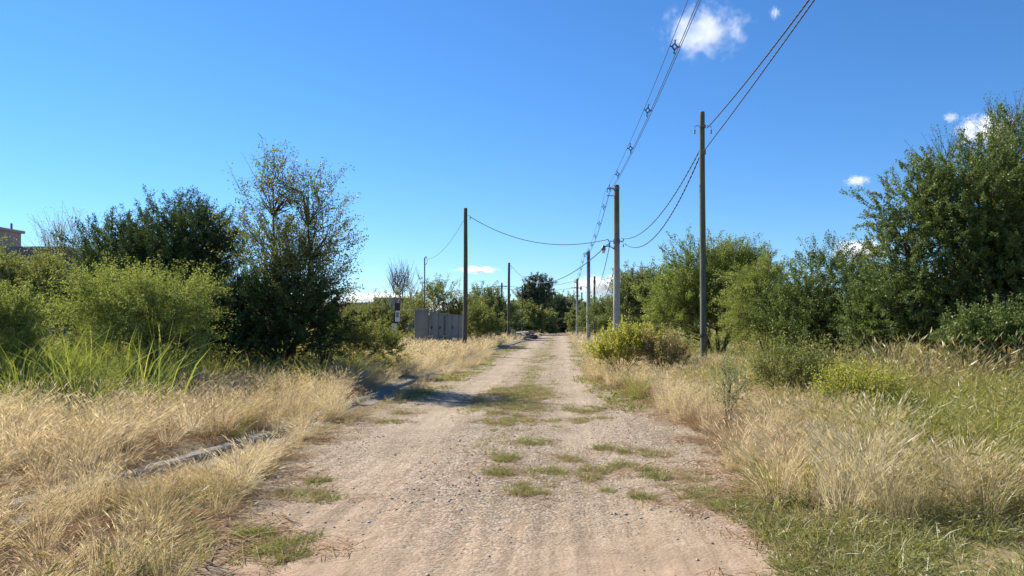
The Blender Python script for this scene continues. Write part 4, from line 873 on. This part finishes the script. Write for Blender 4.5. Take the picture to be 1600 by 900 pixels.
# ------------------------------------------------------------------ wires
def cat_curve(p0, p1, sag, n):
    t = np.linspace(0, 1, n)[:, None]; P = np.asarray(p0)[None] * (1 - t) + np.asarray(p1)[None] * t
    P[:, 2] -= (4 * sag * t * (1 - t))[:, 0]; return P
WGp = 'overhead cables along the lane'
def cable(name, label, p0, p1, sag, r=0.011, n=40, strands=1, twist=0.9, group=WGp):
    P = cat_curve(p0, p1, sag, n)
    if strands == 1:
        V, Q = tubes(P[None], np.full((1, n), r), 5)
        return tag(link(name, quads_mesh(name, V, Q, smooth_shade=True), M['cable']), label, 'cable', group)
    root = empty(name, tuple(P[0]), label, 'cable', group)
    s = np.concatenate([[0], np.cumsum(np.linalg.norm(np.diff(P, axis=0), axis=1))])
    T = norm(np.gradient(P, axis=0)); A = norm(np.cross(T, np.array([0, 0, 1.0]))); B = np.cross(T, A)
    for k in range(strands):
        a = (s / twist * 2 * np.pi + k * 2 * np.pi / strands)[:, None]
        V, Q = tubes((P + r * 0.8 * (A * np.cos(a) + B * np.sin(a)) - P[0])[None], np.full((1, n), r), 5)
        link('strand', quads_mesh('strand', V, Q, smooth_shade=True), M['cable'], root)
    return root
def spacer_mesh():
    m = MB(); ax, az = 0.056, 0.075
    pts = [(0, 0, az), (ax, 0, 0), (0, 0, -az), (-ax, 0, 0)]
    for i in range(4): m.tube([pts[i], pts[(i + 1) % 4]], 0.015, 6)
    for (x, _, z) in pts:
        ux, uz = np.sign(x), np.sign(z)
        m.tube([(x, 0, z), (x * 1.7, 0, z * 1.85)], 0.013, 6)
        m.tube([(x * 1.7 - 0.02 * abs(uz), 0, z * 1.85 + 0.022 * abs(ux)), (x * 1.7, 0, z * 1.85), (x * 1.7 + 0.022 * abs(uz), 0, z * 1.85 + 0.03 * abs(ux) + 0.02 * uz)], 0.011, 6)
    bmesh.ops.recalc_face_normals(m.bm, faces=m.bm.faces)
    me = bpy.data.meshes.new('spacer'); m.bm.to_mesh(me); m.bm.free(); me.materials.append(M['polymer']); return me
SPM = spacer_mesh()
def spacer_line(label, p0, p1, sag, ts, r=0.0085):
    root = empty('spacer_cable', tuple(p0), label, 'power line', 'spacer power line over the lane')
    for dx, dz, rr in ((-0.095, 0.02, 0.0065), (0.08, 0.0, 0.008), (0.095, -0.06, 0.008)):
        P = cat_curve(p0, p1, sag, 60) + np.array([dx, 0, dz]) - np.asarray(p0)
        V, Q = tubes(P[None], np.full((1, 60), rr), 5)
        link('wire', quads_mesh('wire', V, Q, smooth_shade=True), M['cable'], root)
    for t in ts:
        t_ = np.array([t]); pos = (np.asarray(p0) * (1 - t) + np.asarray(p1) * t); pos[2] -= 4 * sag * t * (1 - t)
        o = link('spacer', SPM, None, root, loc=tuple(pos - np.asarray(p0))); o.rotation_euler = (RNG.normal(0, 0.1), RNG.normal(0, 0.12), 0)
off = np.array([-0.42, -0.03, -0.30])
a0 = np.array([2.45, 0.5, 8.0]); a1 = ctop[0] + off; a2 = ctop[1] + off; a3 = ctop[2] + off; a4 = ctop[3] + off
# spacers where the photograph shows them (depths along the lane)
spacer_line('spacer power line sweeping overhead to the nearest concrete pole', a0, a1, 0.62, [(y - 0.5) / 32.5 for y in (5.0, 10.0, 14.8, 19.0, 23.2, 27.8, 31.6)])
spacer_line('spacer power line between nearest and second concrete poles', a1, a2, 0.75, [(y - 33) / 29.6 for y in (35.6, 39.5, 43.6, 47.8, 52, 56, 60)])
spacer_line('spacer power line between second and third concrete poles', a2, a3, 0.9, [(y - 62.6) / 37.4 for y in (66, 70.5, 75, 80, 85, 90, 95)])
spacer_line('spacer power line beyond the third concrete pole', a3, a4, 0.9, [0.2, 0.4, 0.6, 0.8])
# supporting pole behind the camera is out of frame: the line simply comes from it
wp = np.array([WR, 20.8, zt + pw.location.z])
lv = np.array([CPo[0].location.x, 33.0 - 0.05, zlv + CPo[0].location.z])
cable('twisted_cable', 'twisted black cable from above the frame to the weathered wood pole', (3.42, -8.0, 7.6), wp + np.array([0.12, -0.04, -0.06]), 0.66, 0.0095, 420, 3, 0.55)
cable('twisted_cable', 'twisted black cable passing in front of the weathered wood pole', (3.60, -8.0, 7.6), wp + np.array([0.0, -0.095, -0.74]), 0.30, 0.008, 420, 3, 0.55)
cable('twisted_cable', 'upper drooping cable from wood pole to nearest concrete pole', wp + np.array([-0.07, 0.02, -0.66]), lv + np.array([0.22, 0, 0.12]), 0.72, 0.0105, 160, 2, 0.5)
cable('twisted_cable', 'lower drooping cable from wood pole to nearest concrete pole', wp + np.array([-0.04, -0.075, -0.74]), lv + np.array([0.36, 0, -0.12]), 1.05, 0.012, 160, 2, 0.5)
# service drops crossing the lane
l0 = np.array([LWo[0].location.x + 0.26, 38.0, zat(338, 38)])
cable('service_cable', 'cable drooping across lane from tall dark pole to nearest concrete pole', l0, lv + np.array([-0.38, 0, 0.08]), 0.72, 0.017)
l1 = np.array([LWo[1].location.x + 0.3, 71.0, zat(415, 71)])
cable('service_cable', 'cable sagging across lane from pole by rubble heap', l1, lv + np.array([-0.3, 0, -0.05]), 1.75, 0.022)
mst = at(665, 405, 49.5)
cable('service_cable', 'thin cable from tall dark pole to mast behind the wall', at(724, 345, 38), mst, 0.5, 0.010)
c9 = at(929, 438, 91)
cable('service_cable', 'inner cable drooping from nearest concrete pole to thin dark pole', lv + np.array([-0.3, 0, -0.1]), c9 + np.array([-.2, 0, 0.1]), 1.5, 0.018)
cable('service_cable', 'outer cable drooping from nearest concrete pole to thin dark pole', lv + np.array([0.1, 0.2, -0.4]), c9 + np.array([.1, 0, 0]), 2.3, 0.02)
e0 = at(902, 438, 100); e1 = np.array([X784, 102, zat(446, 102)]); e2 = at(690, 452, 104); e3 = at(500, 458, 106); e4 = at(-100, 470, 112)
cable('field_wire', 'upper wire from third concrete pole to distant field pole', e0, e1, 0.55, 0.022)
cable('field_wire', 'upper wire running left over the field from distant pole', e1, e4, 2.2, 0.022, 80)
cable('field_wire', 'lower wire from third concrete pole to distant field pole', e0 - np.array([0, 0, 0.9]), e1 - np.array([0, 0, 0.35]), 0.5, 0.02)
cable('field_wire', 'lower wire running left over the field from distant pole', e1 - np.array([0, 0, 0.35]), e4 - np.array([0, 0, 0.4]), 2.3, 0.02, 80)
cable('field_wire', 'far wire above the bushes right of lane', at(903, 470, 150), at(951, 474, 150), 0.15, 0.025)

# ------------------------------------------------------------------ built things
# grey precast wall: one front panel, then panels running away to the right
wall = empty('concrete_wall', (xat(648, 46), 46, 0.1), 'grey concrete panel wall standing in the dry grass', 'wall')
wo = np.array(wall.location)
def wall_panel(pa, pb, h0, h1, gap=0.03, holes=()):
    pa = np.array(pa) - wo; pb = np.array(pb) - wo; d = pb - pa; L = np.linalg.norm(d[:2]); ang = math.atan2(d[1], d[0])
    m = MB(); c = (pa + pb) / 2
    m.bm.free(); m.bm = bmesh.new()
    hh = 0.06; q = [(gap, -hh), (L - gap, -hh), (L - gap, hh), (gap, hh)]
    lo = [m.bm.verts.new((x, y, -0.2)) for x, y in q]
    hi = [m.bm.verts.new((x, y, h0 + (h1 - h0) * x / L)) for x, y in q]
    m.bm.faces.new(lo[::-1]); m.bm.faces.new(hi)
    for i in range(4): m.bm.faces.new([lo[i], lo[(i + 1) % 4], hi[(i + 1) % 4], hi[i]])
    bmesh.ops.bevel(m.bm, geom=list(m.bm.edges), offset=0.015, segments=1, affect='EDGES')
    o = m.build('wall_panel', M['slab'], wall, loc=tuple(pa)); o.rotation_euler = (0, 0, ang)
    for x, z, w, h in holes:
        f = MB().box((x, -hh - 0.012, z), (w, 0.03, h)).build('hole_shade_plate', M['black_board'], o)  # flat black plate on the face, painting the shade inside a hole
def wpt(px, Y): return (xat(px, Y), Y, 0.1)
hA = zat(483, 46) - 0.1
wall_panel(wpt(648, 46), wpt(670, 45.6), hA, hA + 0.02)
seg = [(671, 45.7), (684, 46.2), (697, 46.8), (704, 47.3), (715, 48.0), (725, 48.8)]
for k in range(5):
    z0 = zat(487 + (seg[k][0] - 671) * 0.11, seg[k][1]) - 0.1; z1 = zat(487 + (seg[k + 1][0] - 671) * 0.11, seg[k + 1][1]) - 0.1
    wall_panel(wpt(*seg[k]), wpt(*seg[k + 1]), z0, z1, 0.02, [(0.12, 1.35, 0.10, 0.18), (0.12, 0.7, 0.08, 0.14)] if k in (0, 1, 3) else ())
for px, Y in ((671.5, 45.5), (697, 46.6), (725, 48.7)):
    MB().box(np.array([xat(px, Y), Y, 0.1 + 1.02]) - wo, (0.11, 0.13, 2.15), bevel=0.01).build('wall_post', M['slab'], wall)
for px, Y in ((673, 45.5), (695, 46.5)):
    MB().box(np.array([xat(px, Y), Y - 0.1, zat(525, Y)]) - wo, (0.30, 0.24, 0.06), bevel=0.01).build('ledge', M['pale'], wall)
# service mast behind the wall
mx = xat(663.5, 49.5); mz = float(H(mx, 49.5))
mast = empty('service_mast', (mx, 49.5, mz), 'slim steel mast with hooked top behind the grey wall', 'mast')
ht = zat(401, 49.5) - mz
MB().tube([(0, 0, -0.3), (0, 0, ht - 0.1), (0.015, 0, ht - 0.02), (0.06, 0, ht), (0.12, 0, ht - 0.05)], 0.042, 8).build('pipe', M['steel'], mast, shade=True)
MB().tube([(0.0, 0, ht - 0.55), (0.10, 0, ht - 0.5), (0.14, 0, ht - 0.42)], 0.02, 6).build('bracket', M['steel'], mast)
MB().tube([(0.12, 0, ht - 0.05), (0.2, -0.02, ht - 0.25), (0.13, -0.02, ht - 0.45)], 0.012, 5).build('lead', M['cable'], mast)
# meter post
D = 44.0; X = xat(617, D); z = float(H(X, D))
mp = empty('meter_post', (X, D, z), 'white post with black upper board and small meter box', 'meter post')
zb = zat(505, D) - z; zt2 = zat(474, D) - z
MB().box((0, 0, zb / 2 - 0.15), (0.27, 0.22, zb + 0.3), (0, -0.02, 0), bevel=0.015).build('post', M['pale'], mp)
MB().box((0.13, 0.0, (zb + zt2) / 2 + 0.01), (0.30, 0.16, zt2 - zb + 0.02), (0, 0.07, 0), bevel=0.01).build('board', M['black_board'], mp)
bx = MB().box((0.20, -0.15, zat(494, D) - z), (0.26, 0.14, 0.66), (0, 0.03, 0), bevel=0.015).build('meter_box', M['white_box'], mp)
MB().box((0.20, -0.226, zat(494, D) - z + 0.08), (0.17, 0.012, 0.3), (0, 0.03, 0)).build('cover', M['grey_wall'], bx)

# houses
def flat_house(label, X0, X1, Y0, dep, h, wm, par=0.35, extra=None, name='flat_roof_house'):
    r = empty(name, ((X0 + X1) / 2, Y0 + dep / 2, 0.0), label, 'house')
    w = X1 - X0
    MB().box((0, 0, h / 2 - 0.1), (w, dep, h + 0.2)).build('wall', M[wm], r)
    pr = MB()
    for s in (-1, 1):
        pr.box((0, s * (dep / 2 - 0.09), h + par / 2), (w + 0.06, 0.2, par)); pr.box((s * (w / 2 - 0.09), 0, h + par / 2 - 0.003), (0.2, dep - 0.42, par))
    pr.build('parapet', M[wm], r)
    for k in range(3):
        fx = -w / 2 + w * (k + 0.5) / 3
        f = MB().box((fx, -dep / 2 - 0.03, 1.5), (1.5, 0.1, 1.3)).build('window', M['pale'], r)
        MB().box((fx, -dep / 2 - 0.09, 1.5), (1.34, 0.04, 1.14)).build('pane', M['window'], f)
    return r
D = 42.0
h1 = flat_house('dark flat roofed house with brown roof room and chimney', xat(-140, D), xat(100, D), D, 9, zat(385, D) - 0.3, 'dark_wall', 0.3)
rx1 = xat(33, 45.6); rx0 = rx1 - 4.0; hb = zat(366, 45.6); hl = h1['roof'] if 'roof' in h1 else zat(385, D); rc = (rx0 + rx1) / 2 - h1.location.x
o = MB().box((rc, -2.6, (hb + hl) / 2 - 0.1), (4.0, 3.4, hb - hl + 0.4)).build('roof_room', M['brown_wall'], h1)
MB().box((rc, -2.6, hb + 0.12), (4.3, 3.7, 0.16)).build('cornice', M['brown_wall'], o)
MB().tube([(rx1 - h1.location.x - 0.3, -1.3, hb), (rx1 - h1.location.x - 0.3, -1.3, hb + 0.62)], 0.06, 8).build('vent_pipe', M['steel'], o)
D = 88.0
h2 = flat_house('low grey house with stepped parapet behind the olive bushes', xat(545, D), xat(640, D), D, 8, zat(476, D), 'grey_wall', 0.25)
MB().box((xat(612, D) - h2.location.x, -3.0, zat(472, D)), (xat(640, D) - xat(583, D), 1.9, 1.1)).build('roof_room', M['grey_wall'], h2)
h3_ = empty('tiled_house', (xat(520, D), D + 3, 0), 'small house with terracotta roof glimpsed past the twiggy tree', 'house')
MB().box((0, 0, 1.6), (3.6, 5, 3.4)).build('wall', M['brown_wall'], h3_)
rf = MB(); rf.box((0, -1.35, 3.75), (4.0, 3.1, 0.14), (0.35, 0, 0)); rf.box((0, 1.35, 3.75), (4.0, 3.1, 0.14), (-0.35, 0, 0)); rf.build('roof', M['terracotta'], h3_)
MB().box((0, -2.52, 1.5), (1.2, 0.08, 1.1)).build('window', M['window'], h3_)

# rubble heap at the kerb end, a pale kerb stone on the right
def rock_bm(rng, c, s, m):
    r = bmesh.ops.create_icosphere(m.bm, subdivisions=2, radius=1)
    for v in r['verts']:
        k = 1 + 0.22 * math.sin(v.co.x * 5 + c[0] * 3) * math.cos(v.co.y * 4 + c[1]) + rng.normal(0, 0.07)
        v.co = Vector((v.co.x * s[0] * k + c[0], v.co.y * s[1] * k + c[1], v.co.z * s[2] * k + c[2]))
rub = empty('rubble_heap', (xat(812, 84), 84, 0.05), 'low heap of dark rubble and slabs where the kerb ends', 'rubble heap')
rng = np.random.default_rng(77); m1 = MB()
for k in range(26):
    f = rng.uniform(-1, 1); rock_bm(rng, (f * 1.9, rng.normal(0, 0.5), 0.15 + 0.35 * (1 - abs(f)) * rng.uniform(0, 1.2)), (rng.uniform(.2, .45), rng.uniform(.2, .4), rng.uniform(.12, .28)), m1)
o = m1.build('stones', M['rubble'], rub); o['kind'] = 'stuff'
for k in range(7):
    MB().box((rng.uniform(-2.2, 1.6), rng.uniform(-0.3, 0.9), rng.uniform(0.45, 0.85)), (rng.uniform(.6, 1.4), rng.uniform(.4, .8), 0.1), (rng.normal(0, .2), rng.normal(0, .18), rng.uniform(0, 3)), bevel=0.015).build('slab', M['rubble_pale'], rub)
rub2 = empty('rubble_heap', (xat(790, 90), 90, 0.05), 'long flat heap of broken slabs behind the dark rubble', 'rubble heap')
for k in range(9):
    MB().box((rng.uniform(-2.6, 2.6), rng.uniform(-0.6, 0.6), rng.uniform(0.15, 0.8)), (rng.uniform(.6, 1.5), rng.uniform(.4, .9), rng.uniform(.1, .22)), (rng.normal(0, .25), rng.normal(0, .2), rng.uniform(0, 3)), bevel=0.02).build('slab', M['rubble_pale' if k % 3 else 'rubble'], rub2)
ks = MB().box((0, 0, 0), (0.30, 2.6, 0.2), (0.03, 0, 0.25), bevel=0.03)
o = ks.build('kerb_stone', M['pale'], loc=(xat(912, 60), 60, 0.16)); tag(o, 'pale concrete kerb stone lying at right edge of lane', 'kerb stone')

# ------------------------------------------------------------------ clouds (small fair weather puffs, real volumes)
def cloud_mat():
    m, nt, out = new_mat('cloud_vapour')
    tc = N(nt, 'ShaderNodeTexCoord'); oi = N(nt, 'ShaderNodeObjectInfo')
    ln = N(nt, 'ShaderNodeVectorMath', operation='LENGTH'); nt.links.new(tc.outputs['Object'], ln.inputs[0])
    ad = N(nt, 'ShaderNodeVectorMath', operation='MULTIPLY_ADD'); nt.links.new(tc.outputs['Object'], ad.inputs[0]); ad.inputs[1].default_value = (2.2, 1.6, 1.3)
    cm = N(nt, 'ShaderNodeCombineXYZ'); rs = N(nt, 'ShaderNodeMath', operation='MULTIPLY'); rs.inputs[1].default_value = 80; nt.links.new(oi.outputs['Random'], rs.inputs[0]); nt.links.new(rs.outputs[0], cm.inputs[0])
    nt.links.new(cm.outputs[0], ad.inputs[2])
    nz = noise_tex(nt, 1.7, 8, 0.68, ad.outputs[0])
    # density = smoothstep(noise*1.5 - length)
    a = N(nt, 'ShaderNodeMath', operation='MULTIPLY_ADD'); nt.links.new(nz, a.inputs[0]); a.inputs[1].default_value = 2.6; a.inputs[2].default_value = -0.58
    s = N(nt, 'ShaderNodeMath', operation='SUBTRACT'); nt.links.new(a.outputs[0], s.inputs[0]); nt.links.new(ln.outputs['Value'], s.inputs[1])
    mr = N(nt, 'ShaderNodeMapRange'); mr.interpolation_type = 'SMOOTHSTEP'; mr.inputs[1].default_value = -0.02; mr.inputs[2].default_value = 0.75; mr.inputs[3].default_value = 0; mr.inputs[4].default_value = 1.0
    nt.links.new(s.outputs[0], mr.inputs[0])
    dm = N(nt, 'ShaderNodeMath', operation='MULTIPLY'); nt.links.new(mr.outputs[0], dm.inputs[0]); nt.links.new(oi.outputs['Alpha'], dm.inputs[1])
    v = N(nt, 'ShaderNodeVolumePrincipled'); v.inputs['Color'].default_value = (1, 1, 1, 1); v.inputs['Anisotropy'].default_value = 0.2
    nt.links.new(dm.outputs[0], v.inputs['Density']); nt.links.new(v.outputs[0], out.inputs['Volume']); return m
M['cloud'] = cloud_mat()
def cloud(px, py, rx, ry, D, label, dens=0.05):
    bm = bmesh.new(); bmesh.ops.create_icosphere(bm, subdivisions=3, radius=1)
    me = bpy.data.meshes.new('cloud'); bm.to_mesh(me); bm.free()
    o = link('cloud', me, M['cloud'], loc=tuple(at(px, py, D))); w = rx / F * D
    o.color = (1, 1, 1, dens); o.scale = (w, w * 0.8, ry / F * D); tag(o, label, 'cloud', 'small white clouds')
cloud(1100, 50, 88, 50, 2000, 'wispy white cloud high behind the overhead wires', 0.014)
cloud(1486, 184, 16, 11, 2600, 'tiny round cloud above the huge dark tree')
cloud(1545, 205, 62, 34, 2600, 'white cloud tucked behind top of the huge tree')
cloud(1340, 283, 26, 12, 2800, 'little white cloud left of the huge tree')
cloud(745, 422, 46, 8, 3600, 'thin flat white cloud beside the tall dark pole')
cloud(940, 447, 62, 22, 3600, 'low white cloud between the concrete poles')
cloud(1345, 392, 60, 22, 3300, 'bright cloud glimpsed between dark bush and huge tree')
cloud(590, 468, 90, 16, 4200, 'low bright cloud on the horizon above the grey house')
cloud(1211, 20, 12, 14, 2000, 'faint wisp of cloud at the top of the sky')
cloud(690, 482, 60, 14, 4200, 'low cloud behind the brownish round tree')
